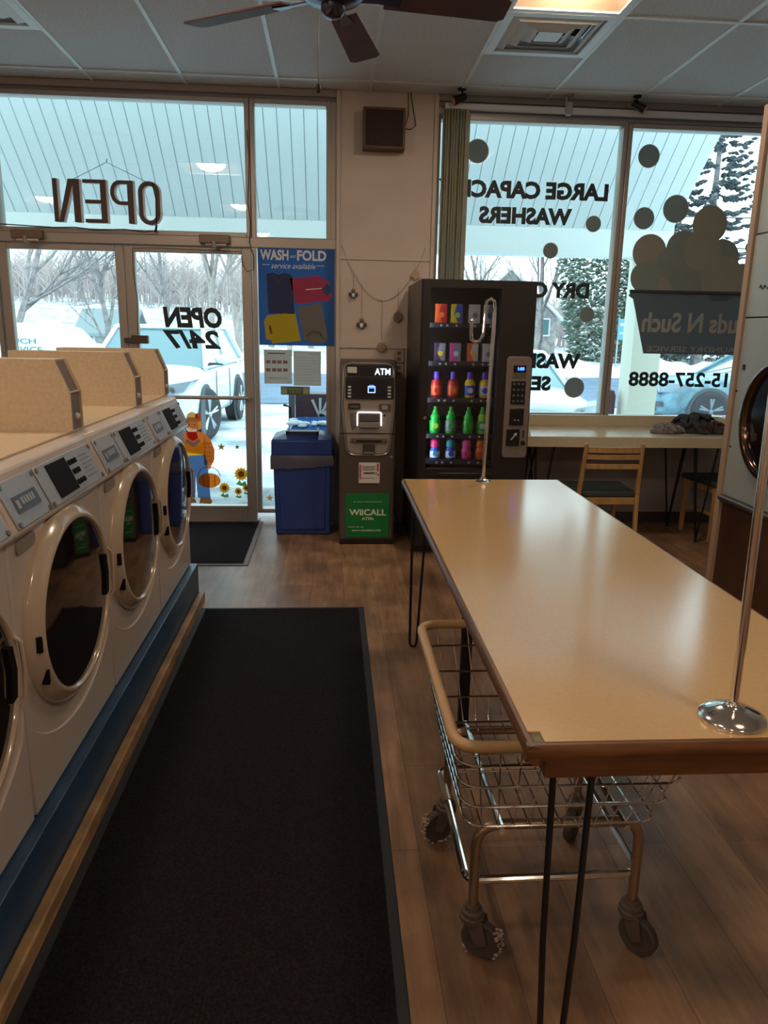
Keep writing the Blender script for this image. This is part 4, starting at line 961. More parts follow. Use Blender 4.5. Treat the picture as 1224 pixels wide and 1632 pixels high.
obj('lettering', text_g('Suds N Such', 2.435, 3.30, 1.535, 1.690, GY-.009, .0015, mirror=True, bold=.03), M_logow, t)
obj('lettering', text_g('LAUNDRY SERVICE', 2.495, 3.26, 1.388, 1.430, GY-.009, .0015, mirror=True, bold=.0), M_logow, t)

# OPEN sign hanging in the transom
M_signf = mat('sign_brown', (.10, .065, .055), .5); M_signs = mat('sign_side', (.85, .82, .88), .5)
t = thing('open_sign', 'channel letter OPEN sign hanging on a cord inside the transom, seen from behind', 'sign', (-1.6, 5.86, 2.22))
SY = 5.84
def letter(strokes):
    a = G(); b = G()
    for poly in strokes: a.prism(poly, 'y', SY, SY+.006); b.prism([(p[0]+.010, p[1]) for p in poly], 'y', SY+.006, SY+.036)
    o = obj('letter', a, M_signf, t); obj('letter_side', b, M_signs, o)
zA, zB = 2.225, 2.515; R_ = lambda a, b, c, d: [(a, c), (b, c), (b, d), (a, d)]
letter([R_(-1.985, -1.955, zA, zB), R_(-1.845, -1.80, zA, zB), [(-1.955, zA), (-1.925, zA), (-1.845, zB-.03), (-1.845, zB), (-1.875, zB)]])
letter([R_(-1.655, -1.615, zA, zB), R_(-1.775, -1.655, zB-.025, zB), R_(-1.765, -1.655, zA+.13, zA+.155), R_(-1.77, -1.655, zA, zA+.025)])
def arcband(cx, cz, rx, rz, w, a0, a1, n=14):
    o = [(cx+rx*math.cos(math.radians(a0+(a1-a0)*k/n)), cz+rz*math.sin(math.radians(a0+(a1-a0)*k/n))) for k in range(n+1)]
    i = [(cx+(rx-w)*math.cos(math.radians(a0+(a1-a0)*k/n)), cz+(rz-w)*math.sin(math.radians(a0+(a1-a0)*k/n))) for k in range(n+1)]
    return o + i[::-1]
letter([R_(-1.465, -1.425, zA, zB), R_(-1.52, -1.465, zB-.025, zB), R_(-1.52, -1.465, zB-.165, zB-.14), arcband(-1.52, zB-.0825, .065, .0825, .026, 90, 270)])
letter([arcband(-1.315, zB-.075, .075, .075, .03, 0, 180), arcband(-1.315, zA+.07, .075, .075, .03, 180, 360), R_(-1.39, -1.36, zA+.07, zB-.075), R_(-1.27, -1.24, zA+.07, zB-.075)])
obj('hanging_cord', G().tube([(-1.845, SY+.02, zB), (-1.603, SY+.02, 2.634), (-1.335, SY+.02, zB)], .002, 5).tube([(-1.603, SY+.02, 2.634), (-1.603, SY+.04, 2.66)], .003, 5), mat('cord_green', (.10, .16, .15), .6), t)
pc = [(-1.285, SY-.004, 2.50), (-1.265, SY-.006, 2.40), (-1.27, SY-.006, 2.22), (-1.285, SY, 2.18), (-1.36, SY, 2.172), (-1.5, SY, 2.185), (-1.7, SY, 2.175), (-1.85, SY, 2.19), (-2.0, SY, 2.185), (-2.4, SY, 2.20), (-2.6, SY, 2.21)]
obj('power_cord', G().tube(pc, .004, 6).tube([(-1.27, SY, 2.22), (-1.28, SY, 2.17)], .008, 8), M_black, t)
tag(obj('frame_wire', G().tube([(-.61, 5.87, 2.88), (-.60, 5.868, 2.7), (-.615, 5.868, 2.4), (-.60, 5.868, 2.25), (-.61, 5.86, 2.12), (-.58, 5.86, 2.02), (-.585, 5.86, 1.93), (-.63, 5.86, 1.915), (-.66, 5.86, 1.96), (-.67, 5.86, 2.055), (-.9, 5.865, 2.06), (-1.3, 5.865, 2.065), (-1.455, 5.86, 2.06), (-1.46, 5.86, 1.9), (-1.44, 5.86, 1.7), (-1.45, 5.86, 1.5), (-1.45, 5.86, 1.45)], .003, 6), M_black), 'thin black wire running down the mullion and round the right-hand door frame', 'wire')

# ================================================================== AUTUMN DECALS ON THE DOOR
def D(name, poly, m, lay, par): return obj(name, G().sheet(poly, GY-.0006*lay-.0003), m, par)
C = lambda n, c: thin_mat('decal_' + n, c)
t = thing('scarecrow_decal', 'colourful cling of a straw-hatted figure in dungarees carrying a pumpkin, on the glass door', 'decal', (-1.07, GY, .14))
D('hair', [(-1.15, .745), (-1.15, .80), (-1.12, .825), (-1.04, .825), (-1.015, .79), (-1.02, .74), (-1.04, .725)], C('orange', (.75, .25, .03)), 0, t)
D('hat', [(-1.165, .805), (-1.135, .815), (-1.125, .85), (-1.09, .868), (-1.05, .85), (-1.04, .82), (-1.02, .80), (-1.03, .79), (-1.15, .797)], C('straw', (.62, .38, .10)), 2, t)
D('hat_flower', disc(-1.045, .835, .022, 8), C('red', (.65, .04, .02)), 3, t)
D('face', disc(-1.095, .755, .052, 20), C('skin', (.78, .50, .33)), 1, t)
D('eye', disc(-1.115, .765, .005, 8), C('black', (.02, .02, .02)), 2, t); D('eye', disc(-1.075, .765, .005, 8), C('black', (.02, .02, .02)), 2, t)
D('mouth', [(-1.115, .735), (-1.095, .727), (-1.075, .735), (-1.095, .722)], C('red', (.65, .04, .02)), 2, t)
D('scarf', [(-1.14, .71), (-1.06, .71), (-1.05, .66), (-1.09, .635), (-1.13, .66)], C('crimson', (.60, .02, .04)), 3, t)
D('shirt', [(-1.16, .70), (-1.05, .715), (-1.00, .70), (-.955, .65), (-.925, .57), (-.93, .49), (-.955, .44), (-1.01, .44), (-1.01, .53), (-1.16, .55)], C('plaid', (.72, .17, .02)), 1, t)
g = G()
for k in range(5): g.prism([(-1.0+.015*k, .46), (-.997+.015*k, .46), (-.997+.015*k, .66-.02*k), (-1.0+.015*k, .66-.02*k)], 'y', GY-.0023, GY-.0015)
for k in range(5): g.prism([(-1.01, .48+.035*k), (-.94, .48+.035*k), (-.94, .483+.035*k), (-1.01, .483+.035*k)], 'y', GY-.0023, GY-.0015)
obj('plaid_lines', g, C('plaid2', (.35, .05, .02)), t)
D('bib', [(-1.16, .64), (-1.09, .60), (-1.02, .62), (-1.0, .66), (-.99, .53), (-1.15, .515)], C('gold', (.82, .52, .02)), 3, t)
D('dungarees', [(-1.16, .515), (-1.0, .53), (-.985, .47), (-.97, .18), (-1.07, .18), (-1.08, .36), (-1.09, .18), (-1.17, .18)], C('denim', (.08, .17, .38)), 2, t)
D('collar', [(-1.14, .66), (-1.09, .625), (-1.04, .66), (-1.03, .63), (-1.09, .59), (-1.15, .63)], C('lilac', (.35, .40, .60)), 4, t)
D('hand', disc(-.978, .43, .022, 12), C('skin', (.78, .50, .33)), 4, t)
D('boot', [(-1.17, .18), (-1.10, .18), (-1.08, .14), (-1.17, .135)], C('boot', (.25, .09, .03)), 3, t)
D('boot', [(-1.05, .185), (-.975, .185), (-.955, .15), (-.97, .13), (-1.06, .135)], C('boot', (.25, .09, .03)), 3, t)
D('pumpkin', disc(-.975, .325, .088, 24, 1.02)[:] and [(-.975+.09*math.cos(2*PI*k/24), .322+.060*math.sin(2*PI*k/24)) for k in range(24)], C('pumpkin', (.82, .20, .01)), 5, t)
for k in (-.6, 0, .6): D('pumpkin_rib', [(-.975+.09*k*.8+.004*math.cos(2*PI*j/16), .322+.054*math.sin(2*PI*j/16)) for j in range(16)], C('pumpkin2', (.50, .10, .01)), 6, t)
D('handle', arcband(-.975, .35, .09, .085, .006, 5, 175, 16), C('handle', (.25, .14, .10)), 6, t)
def leaf_poly(x, z, r, n=5, inner=.45, rot=.3):
    return [(x+(r if k % 2 == 0 else r*inner)*math.cos(PI*k/n+rot), z+(r if k % 2 == 0 else r*inner)*math.sin(PI*k/n+rot)) for k in range(2*n)]
for x, z, r, c, l in ((-.872, .592, .032, (.30, .17, .04), 'olive brown maple leaf decal on the glass door, left of two'), (-.748, .592, .022, (.22, .09, .05), 'small brown maple leaf decal on the glass door, right of two')):
    tag(obj('leaf_decal', G().sheet(leaf_poly(x, z, r), GY-.0005), C('leaf%d' % int(r*1000), c)), l, 'decal', 'leaf decals on the glass door')
def sunflower(x, z, r, label, big=True):
    t = thing('sunflower_decal', label, 'decal', (x, GY, z-r), group='sunflower decals')
    D('petals', leaf_poly(x, z, r, 13, .68, .1), C('petal', (.85, .48, .03)), 2, t)
    D('petals', leaf_poly(x, z, r*.78, 13, .7, .3), C('petal2', (.80, .60, .06)), 3, t)
    D('centre', disc(x, z, r*.38, 16), C('seed', (.28, .09, .02)), 4, t); D('centre_ring', disc(x, z, r*.2, 12), C('seed2', (.45, .18, .04)), 5, t)
    D('leaf', [(x-r*.7, z-r*1.3), (x-r*.2, z-r*.8), (x, z-r*1.2), (x+r*.5, z-r*.9), (x+r*.7, z-r*1.5), (x+.05*r, z-r*1.6)], C('leafgreen', (.12, .30, .08)), 1, t)
for x, z, r, l in ((-.722, .375, .062, 'largest sunflower decal, at the right of the glass door'), (-.858, .262, .050, 'sunflower decal nearest the pumpkin on the glass door'), (-.748, .235, .036, 'small sunflower decal below the large one, left of its neighbour'), (-.685, .262, .034, 'small sunflower decal at the bottom right corner of the glass door')):
    sunflower(x, z, r, l)
tag(obj('leaf_decal', G().sheet(leaf_poly(-.500, .18, .03), GY-.0005), C('leaforange', (.75, .30, .03))), 'orange leaf decal low in the sidelight beside the trash bin', 'decal')

# ================================================================== CEILING FAN AND TRACK LIGHTS
M_blade = mat('fan_blade', (.085, .030, .020), .6, var=.3, vscale=4, stretch=(1, 1, 1)); M_fanm = mat('fan_metal', (.08, .08, .12), .25, .8)
FX, FY, FZ = .0, 3.20, 2.73
t = thing('ceiling_fan', 'dark wood bladed ceiling fan at the top of the photo', 'ceiling fan', (FX, FY, FZ))
obj('downrod', G().tube([(FX, FY, FZ+.10), (FX, FY, CEIL)], .012, 10).lathe([(.065, 0), (.05, -.05), (.02, -.07)], (FX, FY, CEIL), n=20), M_fanm, t)
obj('motor_housing', G().lathe([(.03, .12), (.10, .10), (.125, .05), (.125, .0), (.10, -.02), (.045, -.035), (.045, -.06), (.03, -.075), (.0001, -.08)], (FX, FY, FZ), n=28), M_fanm, t, smooth=50)
for k in range(5):
    a = math.radians(5 + 72*k); R0 = Matrix.Translation((FX, FY, FZ)) @ Matrix.Rotation(a, 4, 'Z')
    Rb = R0 @ Matrix.Rotation(math.radians(-11), 4, 'X')
    g = G().prism([(.20, -.055), (.66, -.072), (.685, -.050), (.685, .052), (.66, .072), (.20, .055)], 'z', -.004, .004).xf(Rb)
    b = obj('blade', g, M_blade, t, bev=.002)
    obj('blade_bracket', G().prism([(.10, -.018), (.17, -.014), (.26, -.03), (.26, .03), (.17, .014), (.10, .018)], 'z', -.010, -.004).xf(Rb), M_fanm, b)
obj('pull_chain', G().tube([(FX-.055, FY+.02, FZ-.06), (FX-.056, FY+.02, FZ-.30)], .0018, 5), M_black, t)
obj('chain_pull', G().ball((FX-.056, FY+.02, FZ-.315), .010, 8, (1, 1, 1.8)), M_black, t)
def spot(label, x, y, col, tilt, kind):
    t = thing('track_spotlight', label, 'spotlight', (x, y, CEIL), group='small spotlights at the ceiling edge')
    obj('mount', G().lathe([(.03, 0), (.028, -.012), (.012, -.016)], (x, y, CEIL), n=16), mat('spot_mount', (.25, .25, .25), .5) if kind else M_black, t)
    if kind == 1:
        obj('head', G().box(x-.022, x+.022, y-.025, y+.025, CEIL-.135, CEIL-.05), col, t, bev=.008); obj('arm', G().box(x-.03, x-.018, y-.01, y+.01, CEIL-.075, CEIL-.012), col, t)
    else:
        d = Vector((tilt, -.25, -.35)).normalized(); p = Vector((x, y, CEIL-.06))
        obj('arm', G().tube([(x, y, CEIL-.012), (x+.008, y, CEIL-.04), tuple(p)], .006, 6), M_black, t)
        obj('head', G().tube([tuple(p-d*.03), tuple(p+d*.06), tuple(p+d*.07)], [.024, .03, .03], 14), M_black, t)
        obj('lens', G().tube([tuple(p+d*.069), tuple(p+d*.074)], .026, 14), mat('spot_lens', (.42, .22, .12), .3), t)
spot('black spotlight with a copper lens at the ceiling edge above the blinds, leftmost of three', .905, 5.74, M_black, -.75, 0)
spot('pale grey spotlight at the ceiling edge, middle of three', 1.69, 5.78, mat('spot_grey', (.35, .36, .38), .5), 0, 1)
spot('small black spotlight at the ceiling edge, rightmost of three', 2.17, 5.74, M_black, .5, 0)

# ================================================================== OUTSIDE
GZ = -.15
def noise2(x, y): return .5*math.sin(1.3*x+.7*math.sin(1.1*y))+.3*math.sin(2.7*y+1.9*x)+.2*math.sin(5.1*x-3.3*y)
M_snow = mat('snow', (.84, .87, .90), .8, col2=(.25, .30, .34), vscale=1.1, bump=.6, bscale=6, spec=.2)
M_snowc = mat('snow_clean', (.84, .90, .95), .8, bump=.5, bscale=5, spec=.2)
g = G(); NX, NY = 80, 70; XA, XB, YA, YBk = -45, 60, WY+.12, 90
for j in range(NY+1):
    for i in range(NX+1):
        u = j/NY; y = YA + (YBk-YA)*u**1.8; x = XA+(XB-XA)*i/NX
        z = GZ + .015*noise2(x*2, y*2) + (0 if y < 30 else min(1, (y-30)/4)*(.45+.12*noise2(x, y))) + (0 if (17.5 < y < 30 or y < 15) else 0)
        if y > 38: z += min(3.6, (y-38)*.12)*(1/(1+math.exp((x+4)/5)))
        if 17.2 < y < 30.2: z = GZ - .03
        g.v.append((x, y, z))
for j in range(NY):
    for i in range(NX): a = j*(NX+1)+i; g.f.append((a, a+1, a+NX+2, a+NX+1))
struct('ground', g, M_snow, smooth=80)
struct('road', G().box(-60, 60, 17.6, 30, GZ-.05, GZ+.0), mat('wet_asphalt', (.13, .18, .25), .75, var=.15, vscale=.8, spec=.15))
struct('sidewalk', G().box(-12, 8, WY+.12, 7.3, GZ-.02, -.02), mat('slushy_paving', (.09, .10, .11), .5, col2=(.42, .48, .52), vscale=2.4))
def ridge(name, x0, x1, y, w_, h, seed, lab):
    g = G(); n = int((x1-x0)/.35); rnd = random.Random(seed)
    prof = [(-1, 0), (-.6, .5), (-.2, .95), (.2, 1), (.6, .55), (1, 0)]
    for i in range(n+1):
        x = x0+(x1-x0)*i/n; hh = h*(.75+.3*noise2(x*1.1, seed)+rnd.uniform(-.12, .12))*math.sin(PI*min(max(i/n, .02), .98))**.3
        for a, b in prof: g.v.append((x+rnd.uniform(-.08, .08), y+a*w_, GZ-.02+max(b*hh+rnd.uniform(-.04, .04), 0)))
    m = len(prof)
    for i in range(n):
        for k in range(m-1): g.f.append((i*m+k, (i+1)*m+k, (i+1)*m+k+1, i*m+k+1))
    tag(obj(name, g, M_snowc, smooth=60), lab, 'snow')
ridge('snow_bank', 4, 40, 31.5, 1.4, .85, 2, 'long lumpy snow bank across the road, seen through the right window')
ridge('snow_bank', -40, 1, 32, 1.6, .9, 4, 'snow bank across the road, seen through the glass doors')
ridge('snow_bank', 3.9, 8.5, 11.2, .7, .22, 7, 'low snow heap in the parking lot left of the blue car')
# canopy
M_soff = mat('soffit_white', (.78, .86, .87), .55)
t = thing('entrance_canopy', 'pale ribbed sloping canopy soffit and fascia outside above the windows', 'canopy', (-4, 7, 2.3))
cz, cy, cxr, cxl = 2.57, 8.0, 3.52, -14
sl = .92; pw = .118; x = cxr; g = G(); gd = G()
zt = cz + (cy-WY-.1)*sl
while x > cxl:
    a, b = x-pw+.008, x
    for (xa, xb, dz) in ((a, b, 0),):
        g.hexa([(xa, WY+.1, zt+dz), (xb, WY+.1, zt+dz), (xb, cy, cz+dz), (xa, cy, cz+dz)], [(xa, WY+.1, zt+dz+.05), (xb, WY+.1, zt+dz+.05), (xb, cy, cz+dz+.05), (xa, cy, cz+dz+.05)])
    gd.hexa([(a-.008, WY+.1, zt+.015), (a, WY+.1, zt+.015), (a, cy, cz+.015), (a-.008, cy, cz+.015)], [(a-.008, WY+.1, zt+.05), (a, WY+.1, zt+.05), (a, cy, cz+.05), (a-.008, cy, cz+.05)])
    x -= pw
obj('soffit_panels', g, M_soff, t, smooth=0); obj('soffit_grooves', gd, mat('groove_grey', (.48, .56, .58), .6), t, smooth=0)
obj('roof_deck', G().hexa([(cxl, WY+.1, zt+.051), (cxr+.08, WY+.1, zt+.051), (cxr+.08, cy+.2, cz+.051), (cxl, cy+.2, cz+.051)], [(cxl, WY+.1, zt+.3), (cxr+.08, WY+.1, zt+.3), (cxr+.08, cy+.2, cz+.3), (cxl, cy+.2, cz+.3)]), M_snowc, t)
obj('fascia', G().box(cxl, cxr+.02, cy, cy+.25, 2.305, cz+.05), mat('fascia_white', (.80, .86, .84), .55), t)
tag(obj('canopy_post', G().box(3.215, 3.53, 8.0, 8.3, GZ, 2.305), mat('post_cream', (.62, .62, .52), .6)), 'square cream canopy post outside the far right window', 'post')
struct('roof_eave', G().box(XL, XR+1, WY+.12, WY+.3, 4.4, 4.6), M_soff)
tag(obj('bollard', G().lathe([(.07, 0), (.07, 1.0), (.05, 1.06), (.0001, 1.08)], (3.10, 8.25, GZ), n=16), mat('bollard_maroon', (.12, .05, .07), .6)), 'dark maroon bollard beside the canopy post', 'bollard')
# news box and covered cart by the sidelight
t = thing('newspaper_box', 'dark maroon box with white fan-shaped leaves outside the sidelight', 'box', (-.12, 7.05, 0))
obj('cabinet', G().box(-.34, .10, 6.98, 7.25, .05, .93), mat('news_maroon', (.06, .03, .05), .5), t, bev=.01)
obj('post', G().box(-.40, -.345, 7.0, 7.06, GZ, .95), mat('news_post', (.18, .19, .22), .5, .4), t)
g = G()
for k in range(6):
    a = math.radians(8+22*k); g.prism([(-.10, .715), (-.10+.02*math.cos(a+1.57), .715+.02*math.sin(a+1.57)), (-.10+.20*math.cos(a), .715+.18*math.sin(a)), (-.10+.20*math.cos(a-.12), .715+.18*math.sin(a-.12))], 'y', 6.972, 6.98)
obj('leaf_emblem', g, M_pw, t, smooth=0)
obj('legs', G().box(-.32, -.29, 7.0, 7.03, GZ, .05).box(.05, .08, 7.0, 7.03, GZ, .05), M_black, t)
t = thing('covered_cart', 'bright blue tarp-covered cart dusted with snow outside the sidelight', 'cart', (-.2, 6.7, 0))
obj('tarp', G().hexa([(-.40, 6.55, .56), (.15, 6.55, .56), (.15, 6.9, .60), (-.40, 6.9, .60)], [(-.36, 6.60, .67), (.12, 6.60, .68), (.12, 6.9, .74), (-.36, 6.9, .73)]), mat('tarp_blue', (.02, .12, .42), .4), t, bev=.02)
random.seed(9); g = G()
for k in range(26): g.ball((random.uniform(-.36, .12), random.uniform(6.6, 6.88), .70+random.uniform(-.02, .02)), random.uniform(.015, .04), 6, (1.5, 1, .5))
obj('snow_cap', g, M_snowc, t)
obj('frame', G().tube([(-.38, 6.6, GZ), (-.38, 6.6, .56)], .015, 8).tube([(.12, 6.6, GZ), (.12, 6.6, .56)], .015, 8).tube([(-.38, 6.86, GZ), (-.38, 6.86, .82), (-.44, 6.86, .84)], .015, 8).tube([(.12, 6.86, GZ), (.12, 6.86, .56)], .015, 8).box(-.38, .12, 6.6, 6.86, .15, .18), M_black, t)

# ---- vehicles: local frame, front bumper at y=0, rear at y=L, wheels on z=0
M_tyre = mat('tyre', (.03, .03, .035), .8); M_rimm = mat('alloy', (.55, .60, .65), .3, .7); M_cglass = mat('car_glass', (.10, .20, .23), .08, coat=.5); M_lens = mat('headlight_lens', (.35, .42, .48), .15, .3); M_trimb = mat('car_trim', (.05, .055, .06), .5)
def loft(st, n=None):
    g = G(); m = len(st[0])
    for ring in st: g.v += ring
    for i in range(len(st)-1):
        for k in range(m): g.f.append((i*m+k, i*m+(k+1) % m, (i+1)*m+(k+1) % m, (i+1)*m+k))
    g.f.append(tuple(range(m))[::-1]); g.f.append(tuple(range((len(st)-1)*m, len(st)*m)))
    return g
def car(kind, label, paint, L, W, H, hood, belt, nose, loc, rot, wheels, ws, roof0, roof1, rear, snowy=0, wr=.36, steer=0, rimm=None):
    t = thing(kind, label, 'car' if kind != 'cargo_van' else 'van', loc, rot); K = dict(world=False); hw = W/2
    def sec(y, zt, w_, zb=.22):
        P = [(w_*.86, zb), (w_*.97, zb+.14), (w_, zb+.32), (w_*.985, zt-.22), (w_*.93, zt-.06), (w_*.80, zt), (w_*.3, zt+.025)]
        return [(x, y, z) for x, z in P] + [(-x, y, z) for x, z in P[::-1]]
    st = [sec(0.0, nose-.10, hw*.72, .30), sec(.06, nose, hw*.84, .24), sec(.25, nose+(hood-nose)*.45, hw*.95), sec(.55, nose+(hood-nose)*.75, hw), sec(ws, hood, hw), sec(ws+.15, hood, hw), sec(L*.55, belt, hw), sec(L-.5, belt, hw), sec(L-.12, belt-.04, hw*.94), sec(L, belt-.15, hw*.84, .3)]
    body = obj('body', loft(st), paint, t, smooth=35, **K)
    s2 = body.modifiers.new('sub', 'SUBSURF'); s2.levels = 1; s2.render_levels = 2
    b2 = hw*.93; r2 = hw*.72
    def rs(y, z, wb, zb): return [(wb, y, zb), (-wb, y, zb)]
    gh = G().hexa([(-b2, ws+.05, hood-.04), (b2, ws+.05, hood-.04), (b2, rear, belt-.04), (-b2, rear, belt-.04)], [(-r2, roof0, H-.05), (r2, roof0, H-.05), (r2, roof1, H-.05), (-r2, roof1, H-.05)])
    obj('windows', gh, M_cglass, t, bev=.03, **K)
    rf = obj('roof', G().prism(rrect(-r2-.03, r2+.03, roof0-.05, roof1+.06, .12, 4), 'z', H-.07, H), paint, t, bev=.02, **K)
    pl = G()
    for s in (-1, 1):
        pl.tube([(s*b2, ws+.03, hood-.03), (s*(r2+.01), roof0, H-.04)], .035, 8)
        pl.tube([(s*b2, rear, belt-.03), (s*(r2+.01), roof1, H-.04)], .06, 8)
        ym = ws+(rear-ws)*.48; pl.tube([(s*(b2+.005), ym, belt-.03), (s*(r2+.02), (roof0+roof1)/2, H-.04)], .03, 8)
        pl.tube([(s*b2, ws+.03, hood-.02), (s*(b2+.01), rear, belt-.01)], .022, 8)
    obj('pillars', pl, paint, t, **K)
    for s in (-1, 1):
        obj('mirror', G().ball((s*(hw+.10), ws+.45, hood+.10), .10, 10, (1.1, .7, .75)), paint, t, **K)
        obj('mirror_base', G().box(min(s*hw*.9, s*(hw+.12)), max(s*hw*.9, s*(hw+.12)), ws+.42, ws+.50, hood+.01, hood+.045), M_trimb, t, **K)
        hl = obj('headlight', G().prism([(s*hw*.50, nose-.16), (s*hw*.86, nose-.14), (s*hw*1.005, nose+.03), (s*hw*.58, nose-.04)], 'y', .0, .42), M_lens, t, bev=.01, **K)
        obj('lamp_bulb', G().lathe([(.0001, -.05), (.055, -.04), (.06, 0)], (s*hw*.68, -.0, nose-.125), 'y', 16), mat('reflector', (.3, .35, .42), .1, .9), hl, **K)
        obj('fog_light', G().box(min(s*hw*.6, s*hw*.8), max(s*hw*.6, s*hw*.8), -.01, .1, .42, .50), M_trimb, t, **K)
        obj('door_seam', G().box(min(s*hw*.99, s*(hw+.003)), max(s*hw*.99, s*(hw+.003)), ws+.52, ws+.535, .35, belt-.1).box(min(s*hw*.99, s*(hw+.003)), max(s*hw*.99, s*(hw+.003)), ws+1.65, ws+1.665, .35, belt-.1), M_trimb, t, **K)
        for yw in wheels:
            ar = obj('wheel_arch', G().lathe([(wr*1.16, 0), (wr*1.16, s*.02), (wr*.9, s*.022)], (s*(hw-.012), yw, wr), 'x', 28), M_trimb, t, **K)
            st_ = Matrix.Translation((s*(hw-.05), yw, 0)) @ Matrix.Rotation(steer if yw == wheels[0] else 0, 4, 'Z') @ Matrix.Translation((-s*(hw-.05), -yw, 0))
            wh = obj('wheel', G().lathe([(wr*.70, s*.05), (wr*.80, s*.06), (wr*.95, s*.045), (wr, s*.02), (wr, -s*.18), (wr*.9, -s*.2)], (s*(hw-.0), yw, wr+.003), 'x', 32).xf(st_), M_tyre, t, smooth=40, **K)
            rg = G().lathe([(wr*.70, s*.045), (wr*.66, s*.05), (wr*.62, s*.01), (.0001, s*.0)], (s*hw, yw, wr), 'x', 28)
            for k in range(5):
                for d in (-.12, .12):
                    a = 2*PI*k/5+.3; rg.tube([(s*(hw+.035), yw+.05*math.cos(a), wr+.05*math.sin(a)), (s*(hw+.045), yw+wr*.64*math.cos(a+d), wr+wr*.64*math.sin(a+d))], .022, 6)
            rg.ball((s*(hw+.04), yw, wr), .045, 8)
            obj('rim', rg.xf(st_), rimm or M_rimm, t, **K)
    obj('grille', G().prism(rrect(-hw*.48, hw*.48, nose-.28, nose-.09, .04), 'y', -.012, .08), M_trimb, t, **K)
    obj('emblem', G().prism([(.11*math.cos(2*PI*k/20), nose-.115+.045*math.sin(2*PI*k/20)) for k in range(20)], 'y', -.03, -.01), mat('emblem_silver', (.6, .63, .66), .3, .5), t, label='oval silver badge', **K)
    obj('lower_grille', G().prism(rrect(-hw*.55, hw*.55, .32, .46, .04), 'y', -.012, .08), M_trimb, t, **K)
    obj('plate', G().box(-.16, .16, -.03, -.012, nose-.42, nose-.31), mat('plate_pale', (.55, .62, .62), .5), t, **K)
    obj('wiper', G().tube([(-.5, ws+.10, hood+.03), (.1, ws+.30, hood+.17)], .008, 5), M_trimb, t, **K)
    return t
Mw = mat('car_white', (.78, .83, .86), .25, coat=.5)
suv = car('white_suv', 'white suv parked facing the glass doors in the snow', Mw, 4.7, 1.88, 1.70, 1.08, 1.10, .92, (-2.86, 10.62, GZ), -.05, (.88, 3.62), 1.15, 1.95, 3.9, 4.5, wr=.39, steer=-.30)
Mg = mat('car_paleblue', (.55, .66, .75), .3, coat=.4)
sed = car('pale_sedan', 'pale blue-white car parked nose-in outside the right window, partly behind the vending machine', Mg, 4.5, 1.80, 1.42, .92, .95, .80, (2.55, 9.25, GZ), 0, (.85, 3.5), 1.25, 2.15, 3.4, 4.1)
Mb = mat('car_teal', (.13, .24, .30), .4, var=.4, vscale=5)
blue = car('grey_blue_car', 'dirty grey-blue car standing side-on at the far right of the window', Mb, 4.4, 1.80, 1.45, .95, .98, .82, (5.95, 14.0, GZ), -PI/2, (.85, 3.4), 1.3, 2.1, 3.4, 4.0, rimm=mat('dirty_rim', (.16, .19, .21), .6))
# delivery van
t = thing('delivery_van', 'white van with green lettering parked across the lot at the far left', 'van', (-8.3, 17.4, GZ)); Mv = mat('van_white', (.74, .80, .82), .4)
side = [(-11.6, .25), (-5.4, .25), (-5.33, .75), (-5.5, 1.3), (-5.8, 1.60), (-6.3, 1.69), (-9.8, 1.72), (-10.8, 1.0), (-11.6, .85)]
obj('body', G().prism([(x, z+GZ) for x, z in side], 'y', 16.6, 18.3), Mv, t, bev=.06, seg=3)
obj('cab_window', G().prism([(x, z+GZ) for x, z in ((-10.5, 1.08), (-9.9, 1.56), (-9.3, 1.58), (-9.3, 1.08))], 'y', 16.59, 16.6), M_cglass, t)
for x in (-6.6, -10.0): obj('wheel', G().lathe([(.2, 0), (.33, -.01), (.34, .02), (.34, .2)], (x, 16.56, GZ+.345), 'y', 24), M_tyre, t)
M_vt = mat('van_green', (.05, .22, .20), .6)
obj('lettering', text_g('SUDS N SUCH', -7.75, -6.23, 1.115, 1.225, 16.6, .006, bold=.02), M_vt, t)
obj('lettering', text_g('LAUNDRY SERVICE', -8.05, -6.11, .94, 1.055, 16.6, .006, bold=.02), M_vt, t)

# ---- street furniture
t = thing('street_sign', 'blue road sign on two thin posts across the road', 'sign', (15.3, 33, .2))
obj('panel', G().box(12.55, 13.05, 33, 33.03, 1.35, 2.25), mat('sign_blue', (.10, .32, .50), .5), t)
obj('print', G().box(12.62, 12.98, 32.99, 33, 1.95, 2.05).box(12.62, 12.98, 32.99, 33, 1.6, 1.66), M_pw, t)
for x in (12.55, 13.0): obj('post', G().box(x, x+.05, 33.04, 33.09, -.1, 2.3), mat('post_grey', (.35, .36, .36), .5), t)
for i, (z0, z1, y, l) in enumerate(((4.62, 4.75, 26, 'thickest, lowest overhead wire across the street'), (4.95, 5.1, 26.4, 'thin overhead wire just above the thickest one'), (5.9, 6.3, 27, 'higher thin overhead wire'), (8.6, 9.6, 28, 'topmost overhead wire, seen in the far right window'))):
    pts = [(-45+110*k/30, y, z0+(z1-z0)*k/30 - .5*math.sin(PI*k/30)) for k in range(31)]
    tag(obj('overhead_wire', G().tube(pts, .022 if i else .035, 5), M_trimb), l, 'wire', 'overhead wires')
